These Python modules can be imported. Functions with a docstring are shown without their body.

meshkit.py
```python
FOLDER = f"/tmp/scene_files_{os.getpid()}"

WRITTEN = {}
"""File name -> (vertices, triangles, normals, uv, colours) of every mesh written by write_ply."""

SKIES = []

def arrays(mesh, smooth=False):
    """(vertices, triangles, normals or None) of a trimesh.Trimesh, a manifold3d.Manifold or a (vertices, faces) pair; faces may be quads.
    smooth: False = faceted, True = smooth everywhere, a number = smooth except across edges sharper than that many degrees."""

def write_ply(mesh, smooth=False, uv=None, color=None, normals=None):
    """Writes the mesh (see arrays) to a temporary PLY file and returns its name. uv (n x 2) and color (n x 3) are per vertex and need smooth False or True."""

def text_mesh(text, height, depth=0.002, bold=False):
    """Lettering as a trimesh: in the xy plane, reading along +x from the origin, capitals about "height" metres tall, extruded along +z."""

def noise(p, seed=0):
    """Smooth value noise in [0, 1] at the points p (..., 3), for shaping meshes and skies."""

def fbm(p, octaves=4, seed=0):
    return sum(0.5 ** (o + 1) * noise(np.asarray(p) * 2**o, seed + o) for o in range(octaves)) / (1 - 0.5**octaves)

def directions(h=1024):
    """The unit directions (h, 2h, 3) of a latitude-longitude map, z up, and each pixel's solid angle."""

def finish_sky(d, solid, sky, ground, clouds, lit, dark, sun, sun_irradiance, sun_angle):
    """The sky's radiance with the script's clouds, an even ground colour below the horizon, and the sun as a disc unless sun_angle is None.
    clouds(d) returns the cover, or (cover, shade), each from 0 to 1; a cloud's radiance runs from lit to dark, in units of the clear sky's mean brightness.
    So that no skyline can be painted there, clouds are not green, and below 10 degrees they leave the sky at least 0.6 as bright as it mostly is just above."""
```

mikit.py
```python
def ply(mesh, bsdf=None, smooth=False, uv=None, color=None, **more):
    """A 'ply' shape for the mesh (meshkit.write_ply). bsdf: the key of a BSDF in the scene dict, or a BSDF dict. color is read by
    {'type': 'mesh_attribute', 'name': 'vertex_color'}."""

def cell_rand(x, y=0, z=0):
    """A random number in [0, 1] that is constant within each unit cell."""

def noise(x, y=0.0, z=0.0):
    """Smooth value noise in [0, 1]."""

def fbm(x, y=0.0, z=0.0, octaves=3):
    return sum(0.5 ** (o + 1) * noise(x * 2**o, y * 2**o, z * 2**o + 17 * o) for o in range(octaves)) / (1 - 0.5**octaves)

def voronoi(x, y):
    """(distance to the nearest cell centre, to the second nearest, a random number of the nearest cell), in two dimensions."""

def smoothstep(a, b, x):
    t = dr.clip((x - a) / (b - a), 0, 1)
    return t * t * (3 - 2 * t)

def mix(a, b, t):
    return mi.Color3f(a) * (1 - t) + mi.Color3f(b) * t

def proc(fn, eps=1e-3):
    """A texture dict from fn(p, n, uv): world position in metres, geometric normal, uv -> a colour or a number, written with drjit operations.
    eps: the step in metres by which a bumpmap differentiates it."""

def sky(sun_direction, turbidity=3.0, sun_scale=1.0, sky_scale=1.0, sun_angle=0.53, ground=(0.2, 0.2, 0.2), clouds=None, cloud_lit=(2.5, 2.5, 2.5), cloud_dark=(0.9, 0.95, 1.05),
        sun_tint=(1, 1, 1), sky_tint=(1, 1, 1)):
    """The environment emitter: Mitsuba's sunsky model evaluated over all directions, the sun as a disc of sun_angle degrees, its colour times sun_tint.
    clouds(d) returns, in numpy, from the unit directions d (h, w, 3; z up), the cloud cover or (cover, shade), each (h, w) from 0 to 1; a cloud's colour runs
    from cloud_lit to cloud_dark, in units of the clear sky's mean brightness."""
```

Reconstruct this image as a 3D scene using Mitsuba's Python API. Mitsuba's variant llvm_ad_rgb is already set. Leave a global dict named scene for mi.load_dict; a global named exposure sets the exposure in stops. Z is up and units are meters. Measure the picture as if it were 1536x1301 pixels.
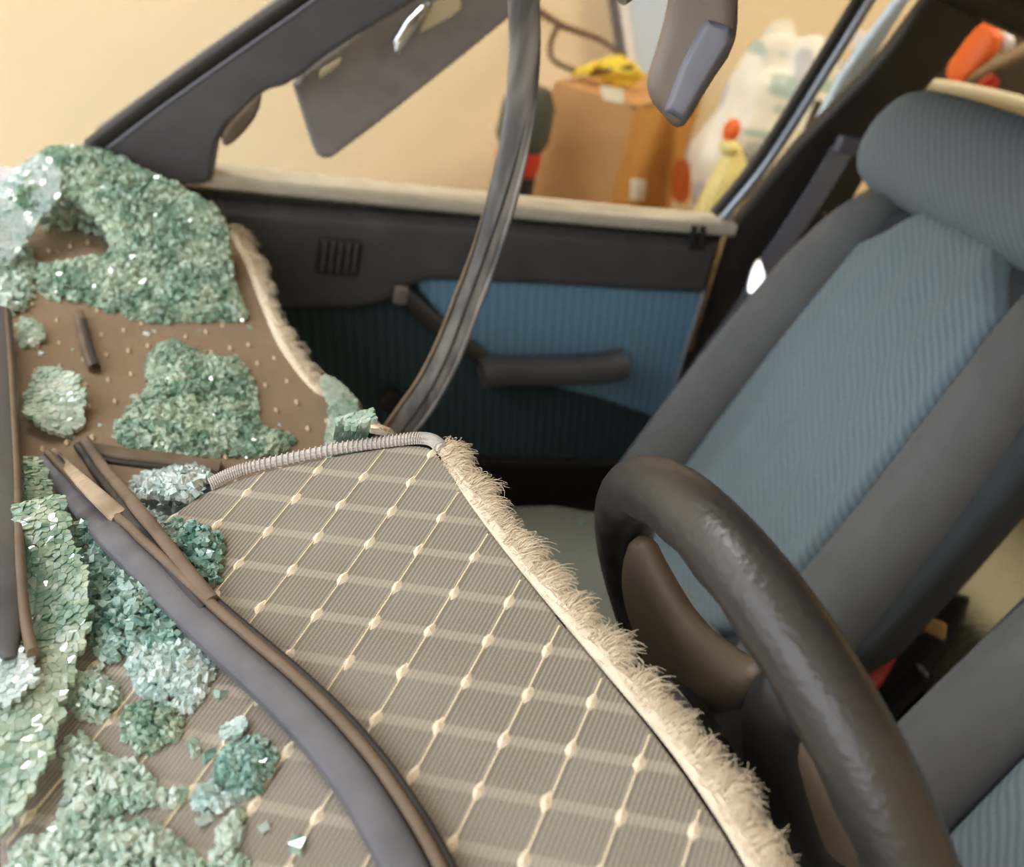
import math
import numpy as np
import drjit as dr
import mitsuba as mi
import trimesh
import shapely
from shapely.geometry import Polygon, Point, LineString
from scipy.spatial import Delaunay, Voronoi
import mikit
from mikit import proc, noise, fbm, voronoi, smoothstep, mix, cell_rand
import meshkit

scene, labels = {}, {}
T = mi.ScalarTransform4f

# ------------------------------------------------------------------ camera, light, exposure
# world: x = towards the rear of the car, y = across the car to its far side, z = up, metres
EYE = np.array([0.041, -0.733, 1.374])
YAW, PITCH, ROLL, FPX = math.radians(25.6), math.radians(28.9), math.radians(13.4), 1426.0
FW = np.array([math.sin(YAW) * math.cos(PITCH), math.cos(YAW) * math.cos(PITCH), -math.sin(PITCH)])
R0 = np.cross(FW, [0, 0, 1]); R0 /= np.linalg.norm(R0)
U0 = np.cross(R0, FW)
RT = math.cos(ROLL) * R0 + math.sin(ROLL) * U0
UP = math.cos(ROLL) * U0 - math.sin(ROLL) * R0
scene['camera'] = {'type': 'thinlens', 'fov': math.degrees(2 * math.atan(768 / FPX)), 'fov_axis': 'x',
                   'to_world': T().look_at(origin=EYE.tolist(), target=(EYE + FW).tolist(), up=UP.tolist()),
                   'aperture_radius': 0.0033, 'focus_distance': 0.68, 'near_clip': 0.02, 'far_clip': 100.0}
scene['sky'] = mikit.sky((-0.5, -0.4, 0.75), turbidity=4.0, sun_scale=0.0, sky_scale=1.0,
                         clouds=lambda d: (0.85 + 0 * d[..., 2], 0.25 + 0 * d[..., 2]), cloud_lit=(2.2, 2.2, 2.2), cloud_dark=(1.2, 1.25, 1.3))
scene['added_ceiling_lamp__diffuser'] = {'type': 'rectangle', 'to_world': T().translate([2.7, .6, 2.93]).rotate([1, 0, 0], 180).scale([.6, .16, 1]),
                      'emitter': {'type': 'area', 'radiance': {'type': 'rgb', 'value': [2.6, 2.3, 1.8]}}}  # unseen lamp, added to brighten the rear bench and back wall
scene['added_ceiling_lamp_001__diffuser'] = {'type': 'rectangle', 'to_world': T().translate([-.9, .9, 2.93]).rotate([1, 0, 0], 180).scale([.6, .05, 1]),
                      'emitter': {'type': 'area', 'radiance': {'type': 'rgb', 'value': [5.0, 5.0, 4.8]}}}  # unseen lamp, added to put glints on the broken glass
exposure = 3.88


def ray(x, y):
    d = FW + RT * (x - 768) / FPX - UP * (y - 650.5) / FPX
    return d / np.linalg.norm(d)


def on(x, y, p, n):
    """The world point of the plane (p, n) that a pixel of the photograph looks at."""
    d = ray(x, y)
    return EYE + d * (((np.array(p) - EYE) @ n) / (d @ np.array(n, float)))


def onY(x, y, Y): return on(x, y, (0, Y, 0), (0, 1, 0))
def onZ(x, y, Z): return on(x, y, (0, 0, Z), (0, 0, 1))


# ------------------------------------------------------------------ materials
def lin(*c):
    return [((v / 255) / 12.92 if v / 255 <= 0.04045 else ((v / 255 + 0.055) / 1.055) ** 2.4) for v in c]


def rgb(c): return {'type': 'rgb', 'value': list(map(float, c))}


def mat(key, c, rough=0.6, spec=0.5, bump=None, two=True, **kw):
    col = c if isinstance(c, dict) else rgb(c)
    b = {'type': 'principled', 'base_color': col, 'roughness': rough, 'specular': spec, **kw}
    if bump is not None:
        fn, sc, eps = bump
        b = {'type': 'bumpmap', 'arbitrary': proc(fn, eps), 'scale': sc, 'bsdf': b}
    scene[key] = {'type': 'twosided', 'bsdf': b} if two else b
    return key


def speckle(c, amp, k):
    """A colour with faint cloudy unevenness, as old plastic or paint has."""
    c0, c1 = [float(v * (1 - amp)) for v in c], [float(v * (1 + amp)) for v in c]
    return proc(lambda p, n, uv: mix(c0, c1, fbm(p.x * k, p.y * k, p.z * k, 3)))


mat('m_wall', speckle((0.90, 0.755, 0.50), 0.05, 3.0), 0.9, 0.2)
mat('m_floor', speckle((0.30, 0.28, 0.25), 0.2, 4.0), 0.8)
mat('m_ceiling', (0.70, 0.64, 0.52), 0.9)
mat('m_trim', speckle((0.125, 0.122, 0.138), 0.15, 25.0), 0.42, 0.5)
mat('m_trim_brown', speckle((0.042, 0.036, 0.032), 0.15, 25.0), 0.5, 0.4)
mat('m_dark', speckle((0.068, 0.066, 0.068), 0.2, 20.0), 0.5, 0.5)
mat('m_black', (0.018, 0.017, 0.016), 0.5, 0.4)
mat('m_visor', speckle((0.27, 0.25, 0.25), 0.2, 30.0), 0.75, 0.3)
mat('m_housing', (0.19, 0.152, 0.125), 0.45, 0.5)
mat('m_housing_rim', (0.16, 0.165, 0.21), 0.35, 0.6)
mat('m_mirror', (0.85, 0.88, 0.9), 0.05, 0.5, metallic=1.0)
mat('m_chrome', (0.85, 0.87, 0.92), 0.12, 0.5, metallic=1.0)
mat('m_steel', (0.42, 0.46, 0.53), 0.3, 0.5, metallic=0.6)
mat('m_paint', (0.58, 0.52, 0.40), 0.35, 0.5, clearcoat=0.5, clearcoat_gloss=0.8)
mat('m_paint_grey', (0.62, 0.62, 0.64), 0.35, 0.5)
mat('m_sill', speckle((0.52, 0.47, 0.37), 0.2, 30.0), 0.5, 0.5)
mat('m_frayed', speckle((0.36, 0.28, 0.20), 0.35, 90.0), 0.8, 0.2)
mat('m_tan', (0.55, 0.36, 0.17), 0.5, 0.4)
mat('m_rubber', speckle((0.105, 0.105, 0.120), 0.25, 60.0), 0.45, 0.45)
mat('m_rubber_dark', speckle((0.03, 0.026, 0.024), 0.2, 60.0), 0.5, 0.4)
mat('m_rubber_brown', speckle((0.16, 0.115, 0.08), 0.3, 50.0), 0.6, 0.4)
mat('m_rubber_old', proc(lambda p, n, uv: mix((0.075, 0.070, 0.070), (0.26, 0.24, 0.22), smoothstep(0.35, 0.75, fbm(p.x * 60, p.y * 60, p.z * 9, 3)))), 0.4, 0.5)
mat('m_leather', speckle((0.034, 0.030, 0.028), 0.2, 60.0), 0.36, 0.55,
    bump=(lambda p, n, uv: fbm(p.x * 260, p.y * 260, p.z * 260, 2), 0.0005, 4e-4), clearcoat=0.35, clearcoat_gloss=0.75)
mat('m_column', speckle((0.135, 0.098, 0.066), 0.2, 20.0), 0.55, 0.4)
mat('m_belt', (0.27, 0.31, 0.41), 0.6, 0.4)
mat('m_bolster', speckle((0.165, 0.172, 0.174), 0.08, 30.0), 0.85, 0.2, sheen=0.4)
mat('m_shell', speckle((0.062, 0.070, 0.074), 0.1, 30.0), 0.85, 0.2, sheen=0.3)
mat('m_carpet', (0.03, 0.032, 0.032), 0.95, 0.1)
mat('m_fringe', speckle((0.74, 0.655, 0.52), 0.08, 90.0), 0.9, 0.2, sheen=0.3)
mat('m_hem', (0.55, 0.52, 0.50), 0.8, 0.2)
mat('m_knot_far', (0.52, 0.40, 0.29), 0.8, 0.2)
mat('m_thread', (0.78, 0.68, 0.52), 0.8, 0.2)
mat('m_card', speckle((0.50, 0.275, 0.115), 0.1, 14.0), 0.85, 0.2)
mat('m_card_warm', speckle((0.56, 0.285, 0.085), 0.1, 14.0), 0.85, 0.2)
mat('m_red_print', (0.48, 0.11, 0.03), 0.8, 0.2)
mat('m_white', (0.80, 0.79, 0.76), 0.7, 0.3)
mat('m_cream', (0.74, 0.66, 0.46), 0.7, 0.3)
mat('m_bag', proc(lambda p, n, uv: mix(mix((0.82, 0.78, 0.66), (0.42, 0.52, 0.44), smoothstep(0.60, 0.68, fbm(p.x * 9, p.y * 9, p.z * 14, 2))), (0.50, 0.50, 0.50), smoothstep(0.66, 0.72, noise(p.x * 11 + 7, p.y * 11, p.z * 7)))), 0.4, 0.5)
mat('m_bag_yellow', (0.78, 0.66, 0.24), 0.45, 0.5)
mat('m_yellow', (0.78, 0.60, 0.07), 0.7, 0.3)
mat('m_twig', (0.13, 0.075, 0.045), 0.8, 0.2)
mat('m_wood', speckle((0.22, 0.15, 0.085), 0.3, 20.0), 0.7, 0.3)
mat('m_red', (0.55, 0.035, 0.02), 0.4, 0.5)
mat('m_orange', (0.80, 0.14, 0.02), 0.5, 0.4)
mat('m_olive', (0.07, 0.072, 0.05), 0.5, 0.4)
mat('m_teal', (0.10, 0.24, 0.25), 0.5, 0.4)
mat('m_brown', (0.045, 0.03, 0.018), 0.7, 0.3)
mat('m_board', (0.56, 0.68, 0.80), 0.4, 0.4)
mat('m_label', (0.72, 0.46, 0.18), 0.7, 0.3)
mat('m_bench', speckle((0.36, 0.25, 0.14), 0.2, 8.0), 0.7, 0.3)


def ribs(e, period, c0, c1, phase=0.0, fine=None):
    """Woven ribs: stripes of the given period across the world direction e."""
    ex = [float(v / period) for v in e]
    def fn(p, n, uv):
        q = (p.x * ex[0] + p.y * ex[1] + p.z * ex[2])
        s = 0.5 + 0.5 * dr.sin(q * 2 * math.pi)
        w = noise(p.x * 900, p.y * 900, p.z * 900)
        return mix(c0, c1, dr.clip(s * 0.85 + (w - 0.5) * 0.4, 0, 1))
    return proc(fn)


TH = math.radians(22)
SEAT_N = np.array([-math.cos(TH), 0, math.sin(TH)])
SEAT_U = np.array([math.sin(TH), 0, math.cos(TH)])
SEAT_P = np.array([0.88, 0, 0.5])


def seat_px(x, y): return on(x, y, SEAT_P, SEAT_N)


dd = seat_px(1296, 620) - seat_px(1300, 500); dd /= np.linalg.norm(dd)
RIB_E = np.cross(SEAT_N, dd)
RIB_P = abs((seat_px(1309.5, 550) - seat_px(1300, 550)) @ RIB_E)
mat('m_seat', ribs(RIB_E, RIB_P, (0.175, 0.225, 0.262), (0.265, 0.335, 0.375)), 0.85, 0.2, sheen=0.4)
mat('m_head', ribs(RIB_E, RIB_P, (0.175, 0.222, 0.255), (0.225, 0.28, 0.315)), 0.85, 0.2, sheen=0.4)
dd = onY(850, 550, .66) - onY(858, 450, .66); dd /= np.linalg.norm(dd)
DRIB_E = np.cross([0, 1, 0], dd)
DRIB_P = abs((onY(863.5, 500, .66) - onY(850, 500, .66)) @ DRIB_E)
mat('m_door_lit', ribs(DRIB_E, DRIB_P, (0.135, 0.275, 0.41), (0.21, 0.38, 0.53)), 0.8, 0.2)  # one door fabric: the light falling on it is put into this blue
mat('m_door_shaded', ribs(DRIB_E, DRIB_P, (0.030, 0.055, 0.062), (0.048, 0.080, 0.088)), 0.85, 0.2)  # same door fabric, its shade put into this dark teal
mat('m_cushion', ribs(np.array([0.8, 0.6, 0.0]), 0.010, (0.24, 0.26, 0.22), (0.33, 0.35, 0.29)), 0.85, 0.2)
mat('m_rear_seat', ribs(np.array([0.75, 0.66, 0.0]), 0.011, (0.34, 0.31, 0.22), (0.52, 0.48, 0.34)), 0.85, 0.2)

# crushed windscreen glass: thick green glass, milky where the grains are cracked through
def glass(nm, c0, c1, st, ro):
    tex = proc(lambda p, n, uv: mix(c0, c1, dr.clip(0.65 * smoothstep(0.3, 0.7, fbm(p.x * 45, p.y * 45, p.z * 45, 2)) + 0.7 * (cell_rand(p.x * 190, p.y * 190, p.z * 190) - 0.3), 0, 1)))
    scene[nm] = {'type': 'principled', 'base_color': tex, 'roughness': ro, 'spec_trans': st, 'eta': 1.52, 'clearcoat': 0.8, 'clearcoat_gloss': 0.97}


glass('m_glass_green', (0.22, 0.42, 0.30), (0.72, 0.86, 0.68), 0.40, 0.06)
glass('m_glass_pale', (0.36, 0.55, 0.44), (0.76, 0.88, 0.77), 0.30, 0.14)
glass('m_glass_teal', (0.17, 0.40, 0.34), (0.60, 0.82, 0.74), 0.42, 0.06)
glass('m_glass_white', (0.44, 0.62, 0.60), (0.76, 0.87, 0.85), 0.25, 0.12)

# dash cover cloth: plane of the sheer lattice over the instrument hump
CL_P = np.array([0.2238, -0.2569, 0.9900])
CL_A = np.array([0.03003, -0.01997, 0.00826])
CL_B = np.array([-0.01962, -0.02290, -0.00923])
CL_N = -np.cross(CL_A, CL_B); CL_N /= np.linalg.norm(CL_N)
if CL_N[2] < 0: CL_N = -CL_N
LAT = np.linalg.inv(np.stack([CL_A, CL_B, CL_N], 1))


def cl_px(x, y): return on(x, y, CL_P, CL_N)
def cl_ij(p): return LAT @ (np.asarray(p) - CL_P)


def cloth_color(p, n, uv):
    d = [p.x - float(CL_P[0]), p.y - float(CL_P[1]), p.z - float(CL_P[2])]
    i = sum(float(LAT[0, k]) * d[k] for k in range(3))
    j = sum(float(LAT[1, k]) * d[k] for k in range(3))
    rib = 0.5 + 0.5 * dr.sin(i * 2 * math.pi * 13)
    rib = smoothstep(0.35, 0.95, rib)
    fj = dr.abs(j - dr.floor(j + 0.5))
    band = 1 - smoothstep(0.07, 0.13, fj + 0.02 * (noise(i * 26, j * 3) - 0.5))
    ticks = 0.5 + 0.5 * dr.sin(i * 2 * math.pi * 13 + 0.8)
    wear = noise(i * 0.9, j * 0.9 + 4)
    base = mix((0.19, 0.165, 0.135), (0.235, 0.21, 0.18), wear)
    c = mix(base, (0.46, 0.415, 0.345), rib * 0.55)
    return mix(c, (0.46, 0.41, 0.34), band * (0.30 + 0.45 * ticks))


mat('m_cloth', proc(cloth_color), 0.8, 0.2, sheen=0.2)
mat('m_cloth_far', proc(lambda p, n, uv: mix((0.22, 0.155, 0.10), (0.27, 0.195, 0.13), fbm(p.x * 30, p.y * 30, p.z * 30, 3))), 0.75, 0.3)


# ------------------------------------------------------------------ naming
def thing(key, label, cat, group=None, kind=None):
    if key in labels:
        k = 1
        while f'{key}_{k:03d}' in labels: k += 1
        key = f'{key}_{k:03d}'
    labels[key] = {'label': label, 'category': cat}
    if group: labels[key]['group'] = group
    if kind: labels[key]['kind'] = kind
    return key


def part(parent, name, mesh, m, smooth=30, label=None, kind=None, **kw):
    base = f'{parent}__{name}'; key = base; k = 1
    while key in scene:
        key = f'{base}_{k:03d}'; k += 1
    scene[key] = mikit.ply(mesh, m, smooth, **kw)
    if label or kind:
        labels[key] = {}
        if label: labels[key]['label'] = label
        if kind: labels[key]['kind'] = kind
    return key


def solo(key, mesh, m, label, cat, group=None, smooth=30, kind=None):
    key = thing(key, label, cat, group, kind)
    scene[key] = mikit.ply(mesh, m, smooth)
    return key


def struct(key, mesh, m, smooth=False):
    scene[key] = mikit.ply(mesh, m, smooth)
    labels[key] = {'kind': 'structure'}


# ------------------------------------------------------------------ shape helpers
def box(x0, x1, y0, y1, z0, z1):
    b = trimesh.creation.box(extents=(x1 - x0, y1 - y0, z1 - z0))
    b.apply_translation(((x0 + x1) / 2, (y0 + y1) / 2, (z0 + z1) / 2)); return b


def cat(ms): return trimesh.util.concatenate(ms)


def chaikin(p, n=2, closed=True):
    p = np.asarray(p, float)
    for _ in range(n):
        if closed:
            q = np.roll(p, -1, 0)
            p = np.stack([0.75 * p + 0.25 * q, 0.25 * p + 0.75 * q], 1).reshape(-1, p.shape[1])
        else:
            a, b = p[:-1], p[1:]
            mid = np.stack([0.75 * a + 0.25 * b, 0.25 * a + 0.75 * b], 1).reshape(-1, p.shape[1])
            p = np.vstack([p[:1], mid[1:-1], p[-1:]])
    return p


def smooth_path(p, n=60):
    """A Catmull-Rom curve through the points."""
    p = np.asarray(p, float)
    if len(p) == 2:
        return p[0] + np.linspace(0, 1, n)[:, None] * (p[1] - p[0])
    q = np.vstack([2 * p[0] - p[1], p, 2 * p[-1] - p[-2]])
    out = []
    for t in np.linspace(0, len(p) - 1 - 1e-9, n):
        i = int(t); f = t - i
        a, b, c_, d = q[i], q[i + 1], q[i + 2], q[i + 3]
        out.append(0.5 * ((2 * b) + (-a + c_) * f + (2 * a - 5 * b + 4 * c_ - d) * f * f + (-a + 3 * b - 3 * c_ + d) * f ** 3))
    return np.array(out)


def frame(p0, n, up=(0, 0, 1)):
    n = np.asarray(n, float) / np.linalg.norm(n)
    u = np.cross(up, n)
    if np.linalg.norm(u) < 1e-6: u = np.array([1.0, 0, 0])
    u /= np.linalg.norm(u)
    return np.asarray(p0, float), u, np.cross(n, u), n


def pillow(poly, fr, top, bot, r, res=0.01, bump=None, rb=None):
    """A closed cushion or bevelled slab: the outline poly (2-D, in the frame fr) with edges rounded over the distance r."""
    P = Polygon(poly).buffer(0)
    if P.geom_type != 'Polygon': P = max(P.geoms, key=lambda g: g.area)
    ring = P.exterior
    nb = max(12, int(ring.length / res))
    b = np.array([ring.interpolate(k / nb, normalized=True).coords[0] for k in range(nb)])
    pts = []
    for f in (0.08, 0.25, 0.5, 0.75, 1.0):
        q = P.buffer(-r * f)
        for g in (q.geoms if q.geom_type == 'MultiPolygon' else [q]):
            if g.is_empty: continue
            m = max(6, int(g.exterior.length / res))
            pts += [g.exterior.interpolate(k / m, normalized=True).coords[0] for k in range(m)]
    inner = P.buffer(-r * 1.0 - res * 0.4)
    if not inner.is_empty:
        x0, y0, x1, y1 = inner.bounds
        g = np.stack(np.meshgrid(np.arange(x0, x1 + res, res), np.arange(y0, y1 + res, res)), -1).reshape(-1, 2)
        g = g[shapely.contains_xy(inner, g[:, 0], g[:, 1])]
        pts += g.tolist()
    I = np.array(pts).reshape(-1, 2)
    A = np.vstack([b, I])
    tri = Delaunay(A).simplices
    cen = A[tri].mean(1)
    ok = shapely.contains_xy(P, cen[:, 0], cen[:, 1])
    area = np.cross(A[tri[:, 1]] - A[tri[:, 0]], A[tri[:, 2]] - A[tri[:, 0]])
    ok &= np.abs(area) > 1e-12
    tri, area = tri[ok], area[ok]
    tri[area < 0] = tri[area < 0][:, ::-1]
    d = shapely.distance(ring, shapely.points(A)); d[:nb] = 0
    pr = np.sqrt(np.clip(1 - (1 - np.clip(d / r, 0, 1)) ** 2, 0, 1))
    prb = pr if rb is None else np.sqrt(np.clip(1 - (1 - np.clip(d / rb, 0, 1)) ** 2, 0, 1))
    zt = top * pr; zb = -bot * prb
    if bump is not None: zt = zt + bump(A[:, 0], A[:, 1]) * pr
    nA = len(A)
    idx = np.arange(nA); low = idx.copy(); low[nb:] = np.arange(nA, nA + nA - nb)
    V2 = np.vstack([A, A[nb:]]); Z = np.concatenate([zt, zb[nb:]]); Z[:nb] = 0
    F = np.vstack([tri, low[tri][:, ::-1]])
    o, u, v, n = fr
    V = o + V2[:, :1] * u + V2[:, 1:] * v + Z[:, None] * n
    return trimesh.Trimesh(V, F, process=False)


def to2d(P, fr):
    o, u, v, n = fr
    return np.stack([(np.asarray(P) - o) @ u, (np.asarray(P) - o) @ v], 1)


def panel(px, fr, top, bot, r, res=0.012, round_=1, **kw):
    """A pillow whose outline is read off the photograph on the plane of fr."""
    pts = np.array([on(x, y, fr[0], fr[3]) for x, y in px])
    return pillow(chaikin(to2d(pts, fr), round_), fr, top, bot, r, res, **kw)


def sweep(path, prof, normal=None, closed_ends=True, scale=None):
    """The closed 2-D profile (side, up) swept along the path; up follows the given normal(s)."""
    path = np.asarray(path, float); prof = np.asarray(prof, float)
    t = np.gradient(path, axis=0); t /= np.linalg.norm(t, axis=1, keepdims=True)
    nn = np.broadcast_to(np.asarray((0, 0, 1) if normal is None else normal, float), path.shape)
    s = np.cross(t, nn); s /= np.linalg.norm(s, axis=1, keepdims=True)
    n = np.cross(s, t)
    sc = np.ones(len(path)) if scale is None else np.asarray(scale)
    V = path[:, None] + (s[:, None] * prof[None, :, :1] + n[:, None] * prof[None, :, 1:]) * sc[:, None, None]
    m, k = len(path), len(prof)
    i, j = np.meshgrid(np.arange(m - 1), np.arange(k), indexing='ij')
    a, b = i * k + j, i * k + (j + 1) % k
    F = np.concatenate([np.stack([a, b, b + k], -1).reshape(-1, 3), np.stack([a, b + k, a + k], -1).reshape(-1, 3)])
    V = V.reshape(-1, 3)
    if closed_ends:
        V = np.vstack([V, path[:1], path[-1:]])
        j = np.arange(k)
        F = np.vstack([F, np.stack([0 * j + m * k, (j + 1) % k, j], 1), np.stack([0 * j + m * k + 1, (m - 1) * k + j, (m - 1) * k + (j + 1) % k], 1)])
    me = trimesh.Trimesh(V, F, process=False)
    if me.volume < 0: me.invert()
    return me


def circle(r, k=12, ry=None):
    a = np.arange(k) * 2 * math.pi / k
    return np.stack([r * np.cos(a), (ry or r) * np.sin(a)], 1)


def tube(path, r, k=12, scale=None):
    path = np.asarray(path, float)
    t = np.gradient(path, axis=0); t /= np.linalg.norm(t, axis=1, keepdims=True)
    up = np.array([0.123, 0.29, 0.95])
    return sweep(path, circle(r, k), up, scale=scale)


def rbox(fr, w, h, d, r=0.005, res=None):
    """A rounded box, centred on the frame's origin."""
    a = np.array([(-w, -h), (w, -h), (w, h), (-w, h)]) / 2
    P = Polygon(a).buffer(-r).buffer(r, quad_segs=4)
    return pillow(np.array(P.exterior.coords)[:-1], fr, d / 2, d / 2, min(r, d / 2), res or max(w, h) / 14)


def lathe(prof, base, axis=(0, 0, 1), k=24):
    m = trimesh.creation.revolve(np.asarray(prof, float), sections=k)
    A = trimesh.geometry.align_vectors([0, 0, 1], axis)
    m.apply_transform(A); m.apply_translation(base); return m


# ------------------------------------------------------------------ the garage
struct('wall_back', box(-6, 7, 2.45, 2.6, 0, 3.0), 'm_wall')
struct('wall_right', box(6.0, 6.15, -3.0, 2.45, 0, 3.0), 'm_wall')
struct('wall_front', box(-.9, 7, -2.45, -2.3, 0, 3.0), 'm_wall')
struct('floor', box(-6, 7, -5, 2.6, -0.1, 0), 'm_floor')
struct('ceiling', box(-1.6, 7, -2.2, 2.6, 3.0, 3.1), 'm_ceiling')
thing('added_ceiling_lamp', 'wide unseen ceiling lamp added to light the back of the garage', 'lamp')
part('added_ceiling_lamp', 'housing', box(2.08, 3.32, .42, .78, 2.94, 3.0), 'm_white')
thing('added_ceiling_lamp_001', 'narrow unseen ceiling lamp added over the bonnet for glints on the glass', 'lamp')
part('added_ceiling_lamp_001', 'housing', box(-1.52, -.28, .83, .97, 2.94, 3.0), 'm_white')
struct('baseboard_back', box(-6, 7, 2.435, 2.45, 0, 0.09), 'm_floor')

# ------------------------------------------------------------------ car body: what is left standing around the opening
car = thing('car', 'old left-hand-drive car without its windscreen, blue ribbed seats and door panel inside', 'car')
PA = frame((0, .66, .93), (0, -1, -.30), (0.75, 0, 0.6))
ap = [(122, 214), (213, 150), (283, 97), (417, 3), (470, -45), (800, -210), (760, -110), (690, -40), (620, 0), (512, 63), (434, 124), (397, 131), (372, 160), (333, 190), (322, 258), (318, 272), (250, 275), (150, 240)]
part(car, 'windscreen_pillar', panel(ap, PA, .018, .03, .014, .012, 1), 'm_trim', label='blue-grey trimmed windscreen pillar leaning back from the far corner')
rid = smooth_path([on(x, y, PA[0] + PA[3] * .016, PA[3]) for x, y in [(135, 222), (214, 163), (290, 108), (424, 14), (520, -52), (760, -190)]], 40)
part(car, 'pillar_gutter', sweep(rid, chaikin([(-.010, -.012), (.010, -.012), (.010, .006), (-.010, .006)], 2), PA[3]), 'm_rubber_dark', label='dark glazing gutter along the outer edge of the windscreen pillar')
rid2 = smooth_path([on(x, y, PA[0] + PA[3] * .016, PA[3]) for x, y in [(148, 233), (224, 174), (300, 119), (434, 25), (530, -41), (760, -180)]], 40)
part(car, 'pillar_lip', sweep(rid2, chaikin([(-.004, -.01), (.004, -.01), (.004, .004), (-.004, .004)], 2), PA[3]), 'm_housing_rim')
clip = [(372, 150), (395, 132), (388, 170), (360, 205), (335, 222), (330, 195)]
part(car, 'pillar_clip', panel(clip, frame(PA[0] + PA[3] * .012, PA[3], (0.75, 0, .6)), .008, .02, .006, .006, 1), 'm_rubber_brown', label='torn brown trim bracket hanging under the windscreen pillar')
PB = frame((0, .665, .95), (0, -1, -.2), (0.4, 0, 1))
bp = [(1098, 335), (1190, 222), (1226, 184), (1316, 94), (1388, -4), (1420, -40), (1480, -60), (1620, -60), (1536, -5), (1485, 25), (1455, 45), (1421, 94), (1384, 134), (1330, 200), (1290, 275), (1235, 370), (1180, 480), (1120, 640), (1010, 640), (1016, 560), (1046, 470), (1077, 358)]
part(car, 'door_pillar', panel(bp, PB, .010, .02, .010, .012, 1), 'm_trim_brown', label='dark brown-grey pillar behind the far door')
pe = smooth_path([on(x, y, PB[0] + PB[3] * .02, PB[3]) for x, y in [(1088, 350), (1066, 420), (1048, 480), (1035, 525)]], 20)
part(car, 'lit_door_gap', tube(pe, .0045, 10), 'm_tan', label='tan strip painted for the lit wall showing through the door gap')  # no real seal: tan paints the lit wall behind the shut line
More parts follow.
